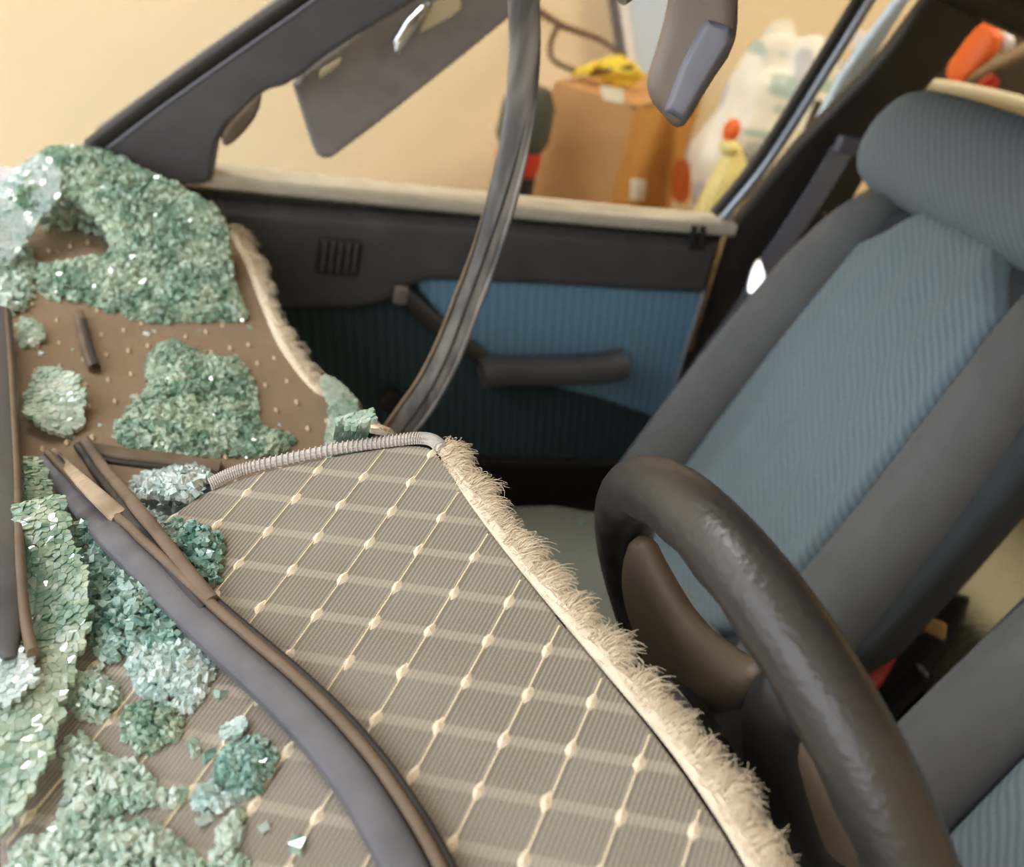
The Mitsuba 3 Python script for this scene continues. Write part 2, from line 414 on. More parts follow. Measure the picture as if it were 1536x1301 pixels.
# roof shell from the windscreen header back
rx = np.linspace(0.46, 1.62, 20); ry = np.linspace(-.60, .60, 14)
def roof_z(x, y): return 1.435 + 0.04 * np.sin(np.clip((x - .40) / 1.65, 0, 1) * math.pi) - 0.035 * np.abs(y / .6) ** 3
def sheet(xs, ys, zf, th):
    X, Y = np.meshgrid(xs, ys, indexing='ij'); Zt = zf(X, Y); n, m = X.shape
    top = np.stack([X, Y, Zt], -1).reshape(-1, 3); low = top - [0, 0, th]
    i, j = np.meshgrid(np.arange(n - 1), np.arange(m - 1), indexing='ij'); a = (i * m + j).ravel()
    q = np.vstack([np.stack([a, a + m, a + m + 1], 1), np.stack([a, a + m + 1, a + 1], 1)])
    k = n * m
    border = np.concatenate([np.arange(m - 1), (np.arange(n - 1)) * m + m - 1, (n - 1) * m + np.arange(m - 1, 0, -1), np.arange(n - 1, 0, -1) * m])
    b2 = np.roll(border, -1)
    s = np.vstack([np.stack([border, b2, b2 + k], 1), np.stack([border, b2 + k, border + k], 1)])
    me = trimesh.Trimesh(np.vstack([top, low]), np.vstack([q, q[:, ::-1] + k, s]), process=False)
    return me
part(car, 'roof', sheet(rx, ry, roof_z, .035), 'm_trim_brown', label='dark roof lining over the seats')
part(car, 'windscreen_header', sweep(smooth_path([(.50, -.58, 1.385), (.47, -.3, 1.415), (.46, 0, 1.42), (.47, .3, 1.415), (.50, .58, 1.37)], 30), chaikin([(-.03, -.02), (.03, -.02), (.03, .012), (-.03, .012)], 2)), 'm_trim')
part(car, 'roof_rail', sweep(smooth_path([on(1380, -60, PB[0], PB[3]), on(1450, -22, PB[0], PB[3]), (1.55, .575, 1.36), (1.85, .56, 1.34), (2.1, .55, 1.22)], 24), chaikin([(-.03, -.035), (.03, -.035), (.03, .035), (-.03, .035)], 2)), 'm_trim_brown', label='dark roof rail above the rear side window')
part(car, 'floor_pan', box(.1, 2.0, -.66, .66, .20, .25), 'm_carpet')
part(car, 'centre_tunnel', pillow(chaikin([(.3, -.10), (1.5, -.10), (1.5, .0), (.3, .0)], 1), frame((0, 0, .33), (0, 0, 1), (0, 1, 0)) if False else (np.array([0, 0, .33]), np.array([1., 0, 0]), np.array([0, 1., 0]), np.array([0, 0, 1.])), .06, .08, .03, .03), 'm_carpet')
part(car, 'bonnet', sheet(np.linspace(-1.1, -.17, 12), np.linspace(-.66, .66, 12), lambda x, y: .885 + .06 * (x + .17) - .05 * np.abs(y / .66) ** 4, .02), 'm_paint_grey', label='light grey bonnet in front of the windscreen opening')
part(car, 'front_wing', pillow(chaikin([(-1.1, .67), (.02, .67), (.02, .78), (-.2, .80), (-1.1, .78)], 1), (np.array([0, 0, .80]), np.array([1., 0, 0]), np.array([0, 1., 0]), np.array([0, 0, 1.])), .105, .35, .05, .03), 'm_paint_grey', label='light grey front wing beyond the far corner of the windscreen')
part(car, 'near_side', pillow(chaikin([(-.9, .28), (1.9, .28), (1.9, .86), (-.9, .80)], 1), (np.array([0, -.70, 0]), np.array([1., 0, 0]), np.array([0, 0, 1.]), np.array([0, -1., 0])), .04, .02, .04, .06), 'm_paint')
part(car, 'door_sill', box(.05, 1.2, .62, .74, .24, .34), 'm_dark')
qs = [onY(x, y, .66) for x, y in [(1340, 128), (1400, 138), (1470, 152), (1560, 190)]]
part(car, 'quarter_window_sill', sweep(smooth_path([(1.20, .665, 1.0)] + [(1.28, .665, 1.20), (1.36, .665, 1.225), (1.60, .66, 1.222), (1.85, .65, 1.19)], 30), chaikin([(-.02, -.03), (.02, -.03), (.02, .025), (-.02, .025)], 2)), 'm_cream', label='cream sill of the rear side window')
part(car, 'rear_quarter', pillow(chaikin([(1.15, .28), (2.1, .28), (2.1, 1.15), (1.25, 1.15)], 1), (np.array([0, .69, 0]), np.array([-1., 0, 0]) * -1, np.array([0, 0, 1.]), np.array([0, -1., 0])), .02, .05, .03, .05), 'm_trim_brown')

# ------------------------------------------------------------------ the far door
FD = (np.array([0, .665, 0.]), np.array([1., 0, 0]), np.array([0, 0, 1.]), np.array([0, -1., 0]))
FD = frame((0, .665, 0), (0, -1, 0))
outline = [(318, 268), (700, 297), (1076, 326), (1070, 372), (1042, 470), (1010, 600), (985, 700), (930, 800), (500, 760), (330, 470), (300, 330)]
door = part(car, 'door', pillow(to2d([(.06, .70, .93), (1.05, .70, .945), (1.03, .70, .62), (.98, .70, .32), (.14, .70, .32), (.06, .70, .6)], frame((0, .70, 0), (0, -1, 0))), frame((0, .70, 0), (0, -1, 0)), 0.02, .04, .02, .04), 'm_dark', label='far front door with blue ribbed panel and pale window sill')
up = [(262, 286), (310, 296), (700, 326), (1078, 358), (1072, 372), (1052, 438), (960, 434), (800, 424), (640, 418), (606, 430), (588, 448), (540, 460), (440, 462), (330, 465), (255, 440)]
part(door, 'upper_trim', panel(up, frame((0, .665, 0), (0, -1, 0)), .022, .01, .018, .012, 0), 'm_dark', label='dark moulded plastic top of the door panel')
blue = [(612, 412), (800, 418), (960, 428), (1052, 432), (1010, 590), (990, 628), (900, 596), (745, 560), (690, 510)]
part(door, 'lit_fabric', panel(blue, frame((0, .668, 0), (0, -1, 0)), .008, .01, .008, .015, 0), 'm_door_lit', label='lit part of the ribbed door fabric, light painted into its blue')
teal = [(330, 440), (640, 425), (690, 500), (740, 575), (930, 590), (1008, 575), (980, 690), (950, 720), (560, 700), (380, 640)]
part(door, 'shaded_fabric', panel(teal, frame((0, .680, 0), (0, -1, 0)), .012, .01, .008, .02, 0), 'm_door_shaded', label='shaded part of the ribbed door fabric, shade painted into its dark teal')
kick = [(380, 640), (560, 680), (960, 690), (930, 800), (500, 800)]
part(door, 'kick_strip', panel(kick, frame((0, .668, 0), (0, -1, 0)), .014, .01, .01, .02, 0), 'm_black')
belt = smooth_path([(.10, .692, .947), (.5, .694, .947), (.80, .692, .950), (1.03, .688, .956)], 40)
part(door, 'window_sill', sweep(belt + np.array([0, -.018, 0]), chaikin([(-.032, -.02), (.032, -.02), (.032, .006), (.024, .008), (-.024, .008), (-.032, .006)], 2)), 'm_sill', label='pale cream sill along the top of the door')
for a, b in ((1037, 1046), (1050, 1059)):
    part(door, 'sill_clip', panel([(a, 338), (b, 338), (b - 4, 375), (a - 4, 375)], frame((0, .640, 0), (0, -1, 0)), .004, .006, .003, .004, 0), 'm_black')
# pull handle on the lit blue fabric, and slanted grab trim
hp = smooth_path([onY(x, y, .615) for x, y in [(722, 556), (748, 552), (840, 551), (900, 548), (936, 541)]], 24)
part(door, 'armrest', sweep(hp, chaikin([(-.03, -.032), (.02, -.032), (.03, -.008), (.022, .018), (-.03, .018)], 2), (0, 0, 1)), 'm_dark', label='dark armrest handle')
gp = smooth_path([onY(x, y, .635) for x, y in [(600, 440), (625, 462), (660, 492), (700, 520), (735, 548)]], 20)
part(door, 'grab_trim', sweep(gp, chaikin([(-.014, -.02), (.014, -.02), (.014, .012), (-.014, .012)], 2), (0, -1, 0)), 'm_trim_brown', label='slanted dark grab moulding')
part(door, 'release_lever', rbox(frame(onY(601, 443, .625), (0, -1, 0)), .022, .03, .014, .004), 'm_housing', label='inside door release')
lp = onY(508, 385, .640)
part(door, 'vent_frame', rbox(frame(lp, (0, -1, 0)), .066, .058, .012, .006), 'm_black', label='small black grille near the front corner')
for k in range(5):
    part(door, 'vent_slat', rbox(frame(lp + np.array([-.024 + k * .012, -.006, 0]), (0, -1, 0)), .0045, .05, .006, .001), 'm_dark')
cr = onY(585, 598, .645)
part(door, 'winder_boss', lathe([(0, 0), (.022, 0), (.020, .012), (.012, .018), (0, .018)], cr, (0, -1, 0)), 'm_black', label='black window winder boss')
wf = smooth_path([on(x, y, (0, .66, .95), (0, 1, .2)) for x, y in [(1083, 326), (1150, 243), (1232, 115), (1300, 5), (1345, -70)]], 30)
part(door, 'window_channel', sweep(wf, chaikin([(-.009, -.01), (.009, -.01), (.009, .01), (-.009, .01)], 2), (0, -1, -.2)), 'm_steel', label='blue-grey metal guide of the missing side window')
part(door, 'channel_seal', sweep(wf + np.array([-.016, .004, .004]), chaikin([(-.007, -.008), (.007, -.008), (.007, .008), (-.007, .008)], 2), (0, -1, -.2)), 'm_rubber_dark')
part(door, 'channel_bracket', rbox(frame(on(1084, 332, (0, .66, .95), (0, 1, .2)), (0, -1, 0)), .03, .035, .02, .004), 'm_sill')
de = smooth_path([onY(x, y, .655) for x, y in [(1058, 430), (1036, 500), (1022, 545), (1012, 580)]], 16)
part(door, 'edge_strip', tube(de, .004, 8), 'm_steel')

# ------------------------------------------------------------------ seat belt on the far pillar
st = [on(x, y, (0, .64, .95), (0, -1, -.2)) for x, y in [(1266, 222), (1225, 290), (1185, 350), (1155, 395), (1130, 440)]]
sb = part(car, 'seat_belt', sweep(smooth_path(st, 30), chaikin([(-.032, -.0012), (.032, -.0012), (.032, .0012), (-.032, .0012)], 1), (0.25, -1, -.1)), 'm_belt', label='dark blue seat belt strap hanging down the far door pillar')
lo = [on(x, y, (0, .62, .95), (0, -1, -.2)) for x, y in [(1128, 440), (1085, 500), (1040, 560), (1000, 640)]]
part(sb, 'lower_strap', sweep(smooth_path(lo, 20), chaikin([(-.022, -.0012), (.022, -.0012), (.022, .0012), (-.022, .0012)], 1), (0.3, -1, .1)), 'm_belt')
tg = [(1116, 442), (1122, 412), (1131, 392), (1146, 384), (1156, 418), (1146, 440), (1130, 448)]
part(sb, 'buckle_tongue', panel(tg, frame((0, .60, 0), (-.55, -1, .35)) if False else frame(on(1135, 418, (0, .53, .95), (0, -1, -.2)), (-.75, -.55, .3)), 0.006, .004, .008, .004, 1), 'm_chrome', label='shiny metal buckle tongue')
part(sb, 'belt_guide', rbox(frame(on(1272, 218, (0, .63, .95), (0, -1, -.2)), (0, -1, -.1)), .05, .03, .018, .006), 'm_housing_rim')


# ------------------------------------------------------------------ seats
def seat_frame(x0, lift=0.0):
    p = np.array([x0, 0, .5]) + SEAT_N * lift
    return p, np.array([0, -1., 0]), SEAT_U, SEAT_N


def make_seat(x0, c, label, catname='car seat', shell_side=None):
    """A bucket seat whose centre line is at y = c; coordinates across the seat are w = y."""
    def out(pts): return [(-(w + c), v) for w, v in pts]
    hw = .30
    s = part(car, 'seat', pillow(chaikin(out([(-hw, -.10), (hw, -.10), (hw, .52), (hw - .06, .66), (-hw + .06, .66), (-hw, .52)]), 2), seat_frame(x0, -.05), .035, .10, .05, .012), 'm_shell', smooth=True, label=label)
    part(s, 'backrest_centre', pillow(chaikin(out([(-.17, -.06), (.155, -.06), (.165, .30), (.15, .66), (-.14, .66), (-.17, .35)]), 1), seat_frame(x0, -.03), .045, .05, .03, .012,
                                      bump=lambda u, v: 0.004 * np.cos((u + c) * 2 * math.pi / .08)), 'm_seat', label='blue-grey ribbed centre panel')
    for sg in (1, -1):
        b = [(sg * .150, -.08), (sg * .288, -.08), (sg * .288, .20), (sg * .270, .45), (sg * .24, .58), (sg * .20, .645), (sg * .14, .655), (sg * .152, .45), (sg * .165, .2)]
        part(s, 'bolster', pillow(chaikin(out(b), 2), seat_frame(x0, -.035), .085, .06, 0.07, .010), 'm_bolster', smooth=True, label='plain grey side bolster')
    return s


seat = make_seat(.88, .262, 'far seat with blue-grey ribbed backrest and built-in headrest beside the door pillar')
hd = [(.245, .64), (.278, .69), (.285, .74), (.262, .795), (.20, .82), (-.20, .82), (-.262, .795), (-.285, .74), (-.278, .70), (-.24, .65), (-.12, .64), (.12, .64)]
part(seat, 'headrest', pillow(chaikin([(-(w + .262), v) for w, v in hd], 2), seat_frame(.88, -.02), .065, .07, .07, .012), 'm_head', label='rounded blue-grey headrest')
part(seat, 'headrest_wing', pillow(chaikin([(-(w + .262), v) for w, v in [(-.19, .66), (-.20, .72), (-.21, .80), (-.25, .83), (-.285, .78), (-.285, .70), (-.25, .655)]], 2), seat_frame(.88, .0), .062, .05, .05, .012), 'm_bolster')
FZ = lambda z: (np.array([0, 0, z]), np.array([1., 0, 0]), np.array([0, 1., 0]), np.array([0, 0, 1.]))
part(seat, 'cushion', pillow(chaikin([(.42, .02), (.92, .02), (.92, .50), (.42, .50)], 2), FZ(.44), .055, .10, .05, .015), 'm_cushion', label='ribbed seat cushion')
part(seat, 'cushion_front', pillow(chaikin([(.36, .03), (.60, .03), (.60, .52), (.36, .52)], 2), FZ(.445), .045, .10, .05, .015), 'm_cushion')
part(seat, 'cushion_bolster', pillow(chaikin([(.42, -.03), (.90, -.03), (.90, .06), (.42, .06)], 2), FZ(.44), .085, .12, .04, .015), 'm_shell')
part(seat, 'seat_rail', box(.45, .95, -.01, .53, .25, .36), 'm_black')
dseat = make_seat(.85, -.445, 'near seat behind the steering wheel, only its dark bolster and ribbed backrest showing')
part(dseat, 'cushion', pillow(chaikin([(.42, -.72 + .06), (.92, -.66), (.92, -.17), (.42, -.17)], 2), FZ(.44), .06, .12, .05, .02), 'm_seat')
part(dseat, 'seat_rail', box(.45, .95, -.64, -.19, .25, .34), 'm_black')

bc = onZ(1330, 1000, .55)
bk = part(car, 'belt_buckle', rbox(frame(bc + np.array([.05, .0, -.09]), (-.9, 0, .4)), .035, .16, .02, .005), 'm_black', label='black belt buckle with red release button between the seats')
part(bk, 'release_button', panel([(1297, 1022), (1308, 985), (1330, 968), (1352, 972), (1338, 1000), (1318, 1034), (1302, 1040)], frame(bc, (-.8, -.35, .6)), .006, .012, .005, .005, 1), 'm_red', label='red release button')
part(bk, 'warning_label', panel([(1362, 912), (1420, 938), (1416, 962), (1358, 932)], frame(onZ(1390, 940, .53), (-.8, -.35, .6)), .002, .004, .002, .004, 0), 'm_label', label='faded orange label')
part(bk, 'cover', panel([(1300, 990), (1400, 880), (1475, 900), (1340, 1075), (1300, 1050)], frame(onZ(1390, 950, .50), (-.8, -.35, .6)), .006, .05, .01, .012, 1), 'm_black')
rs = part(car, 'rear_bench', pillow(chaikin([(1.36, -.6), (1.85, -.6), (1.85, .6), (1.36, .6)], 2), FZ(.44), .06, .16, .06, .025), 'm_rear_seat', label='pale ribbed rear bench seen between the front seats')
part(rs, 'bench_back', pillow(chaikin([(-.6, .45), (.6, .45), (.6, .98), (-.6, .98)], 2), (np.array([1.86, 0, 0]), np.array([0, -1., 0]), np.array([0, 0, 1.]), np.array([-1., 0, 0])), .06, .08, .06, .03), 'm_rear_seat')

# ------------------------------------------------------------------ dashboard
def h1(x, y): return CL_P[2] - (CL_N[0] * (x - CL_P[0]) + CL_N[1] * (y - CL_P[1])) / CL_N[2]
def sst(a, b, x): t = np.clip((x - a) / (b - a), 0, 1); return t * t * (3 - 2 * t)
def h2(x, y): return .850 + .045 * sst(.30, .66, y) + 0 * x
def hump(x, y): return sst(-.075, -.125, y)
def hdash(x, y):
    """Height of the covered dashboard: low on the far side, humped over the instruments on the near side."""
    return h2(x, y) + (h1(x, y) - h2(x, y)) * hump(x, y)


WALL_Y = .632
def drop(px, py, lift=None, wall=WALL_Y):
    """Where a line of sight lands on the covered dash (raised by lift), or on its far end."""
    d = ray(px, py); t = np.linspace(.35, 2.2, 1500)
    P = EYE + t[:, None] * d
    z = hdash(P[:, 0], P[:, 1]) + (0 if lift is None else lift(P[:, 0], P[:, 1]))
    k = np.argmax((P[:, 2] < z) | (P[:, 1] > wall))
    return P[k]


edge_px = [(342, 350), (365, 395), (395, 470), (428, 540), (470, 590), (520, 625), (556, 652)]
far_edge = np.array([drop(*p) for p in edge_px])
yy = np.concatenate([far_edge[:, 1][::-1]]); xx = far_edge[:, 0][::-1]
o_ = np.argsort(yy); EY, EX = yy[o_], xx[o_]
def xedge(y): return np.interp(y, np.concatenate([[-.2], EY]), np.concatenate([[EX[0] + .02], EX]))

ys = np.linspace(-.64, .64, 64); us = np.linspace(0, 1, 24)
Yg, Ug = np.meshgrid(ys, us, indexing='ij')
Xg = -.16 + Ug * (xedge(Yg) - .012 + .16)
top = np.stack([Xg, Yg, h2(Xg, Yg) - .006], -1)
def skirt(top, zlow):
    n, m = top.shape[:2]; V = top.reshape(-1, 3); low = V.copy(); low[:, 2] = zlow
    i, j = np.meshgrid(np.arange(n - 1), np.arange(m - 1), indexing='ij'); a = (i * m + j).ravel()
    q = np.vstack([np.stack([a, a + m + 1, a + m], 1), np.stack([a, a + 1, a + m + 1], 1)]); k = n * m
    border = np.concatenate([np.arange(m - 1), np.arange(n - 1) * m + m - 1, (n - 1) * m + np.arange(m - 1, 0, -1), np.arange(n - 1, 0, -1) * m]); b2 = np.roll(border, -1)
    s = np.vstack([np.stack([border, b2, b2 + k], 1), np.stack([border, b2 + k, border + k], 1)])
    me = trimesh.Trimesh(np.vstack([V, low]), np.vstack([q, q[:, ::-1] + k, s]), process=False)
    me.fix_normals(); return me
dash = part(car, 'dashboard', skirt(top, .58), 'm_black', label='dark dashboard under the cover cloths')
def zoff(px, d): return [cl_px(x, y) - CL_N * d for x, y in px]
near_px = [(300, 745), (320, 735), (380, 712), (450, 696), (520, 682), (580, 673), (625, 668), (655, 676), (712, 770), (800, 885), (900, 1005), (1000, 1125), (1110, 1290), (1220, 1500), (900, 1500), (300, 1420), (0, 1370), (0, 1230), (40, 1150), (90, 1010), (140, 900), (215, 805)]
FC = (CL_P - CL_N * .006,) + frame(CL_P, CL_N, (0, 1, 0))[1:]
part(dash, 'instrument_hump', pillow(chaikin(to2d(zoff(near_px, .006), FC), 1), FC, 0.0005, .13, .006, .012, rb=.03), 'm_black')
part(dash, 'column_shroud_mount', box(.20, .33, -.46, -.28, .72, .86), 'm_black')

# ------------------------------------------------------------------ near cover cloth: sheet, hem, fringe, threads, knots
cloth = thing('cover_cloth', 'grey sheer lattice cloth with cream fringe over the instrument hump', 'cloth')
FT = (CL_P,) + frame(CL_P, CL_N, (0, 1, 0))[1:]
rng = np.random.default_rng(5)
def cl_bump(u, v): return np.zeros_like(u)
part(cloth, 'sheer_sheet', pillow(chaikin(to2d([cl_px(x, y) for x, y in near_px], FT), 1), FT, .0012, .003, .003, .008), 'm_cloth')
hem_px = [(318, 732), (345, 718), (380, 706), (450, 690), (520, 676), (580, 668), (625, 663), (650, 666), (664, 678)]
hp = smooth_path([cl_px(x, y) + CL_N * .003 for x, y in hem_px], 70)
part(cloth, 'rolled_hem', tube(hp, .0042, 10), 'm_hem', label='whitish corded hem')
# stitches over the hem
st_ = []
for k in range(68):
    q = hp[k]; t = hp[min(k + 1, 69)] - hp[max(k - 1, 0)]; t /= np.linalg.norm(t)
    s = np.cross(t, CL_N); a = np.linspace(-.2, math.pi + .2, 7)
    st_.append(tube(q + np.cos(a)[:, None] * s * .0048 + np.sin(a)[:, None] * CL_N * .0048 + t * (a[:, None] / math.pi - .5) * .002, .0007, 5))
part(cloth, 'hem_stitching', cat(st_), 'm_hem', kind='stuff')
NEARP = Polygon(to2d([cl_px(x, y) for x, y in near_px], FT)).buffer(-.002)


def inside_near(P):
    q = to2d(P, FT); return shapely.contains_xy(NEARP, q[:, 0], q[:, 1])


for i in range(-12, 14):
    js = np.linspace(-14, 16, 400)
    P = CL_P + i * CL_A + js[:, None] * CL_B
    ok = inside_near(P)
    if ok.sum() < 12: continue
    P = P[ok][::4] + CL_N * .0016
    part(cloth, 'thread', tube(P, .0007, 6), 'm_thread')
def knot_mesh(P, a, b, n, s=1.0, seed=0):
    r = np.random.default_rng(abs(seed) + 7)
    pts = np.array([(-.02, -.30), (.06, -.20), (.13, -.05), (.12, .12), (.03, .30), (-.05, .20), (-.13, .06), (-.12, -.12)]) * np.array([.88, .95]) * s * (1 + r.uniform(-.12, .12, (8, 1)))
    V = [P + a * u + b * v + n * .0012 for u, v in pts] + [P + n * .0035] + [P + a * u * .97 + b * v * .97 - n * .0005 for u, v in pts]
    k = np.arange(8)
    F = np.vstack([np.stack([k, (k + 1) % 8, 0 * k + 8], 1), np.stack([k, k + 9, (k + 1) % 8 + 9], 1), np.stack([k, (k + 1) % 8 + 9, (k + 1) % 8], 1)])
    me = trimesh.Trimesh(np.array(V), F, process=False)
    if me.face_normals[:8].mean(0) @ n < 0: me.invert()
    return me
for i in range(-12, 14):
    for j in range(-14, 16):
        P = CL_P + i * CL_A + j * CL_B
        if inside_near(P[None])[0]:
            part(cloth, 'knot', knot_mesh(P + CL_A * rng.uniform(-.04, .04) + CL_B * rng.uniform(-.04, .04), CL_A, CL_B, CL_N, .74, (i + 20) * 60 + j + 20), 'm_thread', smooth=False)


def strand_mesh(paths, r, k=3):
    """Many thin tapered threads as one mesh; paths is (n, m, 3)."""
    n, m, _ = paths.shape
    t = np.gradient(paths, axis=1); t /= np.linalg.norm(t, axis=2, keepdims=True) + 1e-12
    s = np.cross(t, [0.3, 0.2, 0.93]); s /= np.linalg.norm(s, axis=2, keepdims=True) + 1e-12
    b = np.cross(s, t); a = np.arange(k) * 2 * math.pi / k
    rr = r * np.linspace(1.0, .55, m)[None, :, None, None]
    V = paths[:, :, None] + rr * (s[:, :, None] * np.cos(a)[None, None, :, None] + b[:, :, None] * np.sin(a)[None, None, :, None])
    i, j, q = np.meshgrid(np.arange(n), np.arange(m - 1), np.arange(k), indexing='ij')
    A = (i * m + j) * k + q; B = (i * m + j) * k + (q + 1) % k
    F = np.concatenate([np.stack([A, B, B + k], -1).reshape(-1, 3), np.stack([A, B + k, A + k], -1).reshape(-1, 3)])
    return trimesh.Trimesh(V.reshape(-1, 3), F, process=False)


def fringe(parent, inner, outer, n, lobes, rng, dens=150, tl=.026, wobble=1.0, sr=.0005, skip=()):
    """A woven band between the curves inner and outer and curly tufts beyond it."""
    N = 80
    a, b = smooth_path(inner, N), smooth_path(outer, N)
    nn = np.asarray(n)
    cross = np.linspace(0, 1, 7)
    th = .0028 * np.sin(np.pi * np.clip(cross, .05, .95)) ** .5
    Vt = a[:, None] + (b - a)[:, None] * cross[None, :, None] + nn * (th[None, :, None] + .0006 * rng.normal(size=(N, 7, 1)))
    n_, m_ = N, 7
    i, j = np.meshgrid(np.arange(N - 1), np.arange(6), indexing='ij'); A = (i * 7 + j).ravel()
    F = np.vstack([np.stack([A, A + 7, A + 8], 1), np.stack([A, A + 8, A + 1], 1)])
    V = Vt.reshape(-1, 3)
    k = len(V); low = (a[:, None] + (b - a)[:, None] * cross[None, :, None] - nn * .002).reshape(-1, 3)
    border = np.concatenate([np.arange(6), np.arange(N - 1) * 7 + 6, (N - 1) * 7 + np.arange(6, 0, -1), np.arange(N - 1, 0, -1) * 7]); b2 = np.roll(border, -1)
    me = trimesh.Trimesh(np.vstack([V, low]), np.vstack([F, F[:, ::-1] + k, np.stack([border, border + k, b2 + k], 1), np.stack([border, b2 + k, b2], 1)]), process=False)
    me.fix_normals()
    part(parent, 'fringe_band', me, 'm_fringe', label='cream woven band of the fringe')
    for q in range(lobes):
        if q in skip: continue
        f = (q + .5) / lobes
        c0 = b[int(f * (N - 1))]; ti = b[min(int(f * (N - 1)) + 2, N - 1)] - b[max(int(f * (N - 1)) - 2, 0)]
        wl = np.linalg.norm(b[-1] - b[0]) / lobes
        ti /= np.linalg.norm(ti); out = (b - a)[int(f * (N - 1))]; out -= ti * (out @ ti); out /= np.linalg.norm(out)
        L = tl * rng.uniform(.7, 1.25)
        s0 = rng.uniform(-.5, .5, dens); m = 8; t = np.linspace(0, 1, m)
        ln = L * (1 - 1.75 * np.abs(s0 + .05) ** 1.7) * rng.uniform(.55, 1.1, dens)
        curl = rng.normal(0, 1.0, dens) * wobble; fan = s0 * .9 + rng.normal(0, .15, dens)
        up_ = rng.uniform(-.15, .45, dens)
        base = c0 + ti * (s0[:, None] * wl * 1.05) - out * rng.uniform(0, .010, (dens, 1)) + nn * rng.uniform(-.001, .003, (dens, 1))
        ang = fan[:, None] + curl[:, None] * t[None] * t[None] * 1.6
        stp = ln[:, None] / m
        du = np.cumsum(np.sin(ang) * stp, 1); dv = np.cumsum(np.cos(ang) * stp, 1)
        dw = up_[:, None] * ln[:, None] * t[None] * (1 - .9 * t[None]) - .25 * ln[:, None] * t[None] ** 2
        P = base[:, None] + ti * du[..., None] + out * dv[..., None] + nn * dw[..., None]
        part(parent, 'fringe_tuft', strand_mesh(P, sr), 'm_fringe', smooth=True)


rng = np.random.default_rng(11)
inn = [cl_px(x, y) + CL_N * .0015 for x, y in [(660, 676), (690, 735), (740, 805), (800, 880), (900, 1000), (1000, 1120), (1080, 1235), (1135, 1330)]]
out_ = [cl_px(x, y) + CL_N * .0015 for x, y in [(668, 676), (706, 729), (758, 796), (820, 871), (922, 989), (1022, 1106), (1103, 1220), (1160, 1318)]]
fringe(cloth, inn, out_, CL_N, 15, rng, 340, .023, sr=.00036)

# ------------------------------------------------------------------ far cover cloth
cloth2 = thing('cover_cloth', 'brown sheer lattice cloth with fringed edge lying on the far half of the dashboard', 'cloth')
Yg, Ug = np.meshgrid(np.linspace(-.11, .64, 40), us, indexing='ij')
Xg = -.155 + Ug * (xedge(Yg) + .155)
wr = meshkit.fbm(np.stack([Xg * 14, Yg * 14, 0 * Xg], -1).reshape(-1, 3)).reshape(Xg.shape) if hasattr(meshkit, 'fbm') else 0
top = np.stack([Xg, Yg, h2(Xg, Yg) + .004 * wr], -1)
def thin(top, th):
    n, m = top.shape[:2]; V = top.reshape(-1, 3); low = V - [0, 0, th]
    i, j = np.meshgrid(np.arange(n - 1), np.arange(m - 1), indexing='ij'); a = (i * m + j).ravel()
    q = np.vstack([np.stack([a, a + m + 1, a + m], 1), np.stack([a, a + 1, a + m + 1], 1)]); k = n * m
    border = np.concatenate([np.arange(m - 1), np.arange(n - 1) * m + m - 1, (n - 1) * m + np.arange(m - 1, 0, -1), np.arange(n - 1, 0, -1) * m]); b2 = np.roll(border, -1)
    s = np.vstack([np.stack([border, b2, b2 + k], 1), np.stack([border, b2 + k, border + k], 1)])
    me = trimesh.Trimesh(np.vstack([V, low]), np.vstack([q, q[:, ::-1] + k, s]), process=False)
    me.fix_normals(); return me
part(cloth2, 'sheer_sheet', thin(top, .002), 'm_cloth_far')
# far lattice: steps read off the photograph on the flat part of the dash
fa, fb = drop(415, 617) - drop(400, 582), drop(443, 608) - drop(415, 617)
f0 = drop(415, 617)
fa[2] = fb[2] = 0
kn = 0
for i in range(-16, 16):
    for j in range(-16, 16):
        P = f0 + fa * i + fb * j
        if -.10 < P[1] < .60 and -.12 < P[0] < xedge(P[1]) - .012:
            P[2] = h2(P[0], P[1]) + .004 * 0.55
            part(cloth2, 'knot', knot_mesh(P + fa * rng.uniform(-.08, .08) + fb * rng.uniform(-.08, .08), fb * .9, fa * .40, np.array([0, 0, 1.]), 1.0, kn), 'm_knot_far', smooth=False); kn += 1
e2 = [np.array(p) + [0, 0, .003] for p in far_edge]
e3 = [p + np.array([.012, -.004, .000]) for p in e2]
fringe(cloth2, e2, e3, (0, 0, 1), 14, rng, 110, .024, sr=.0007)

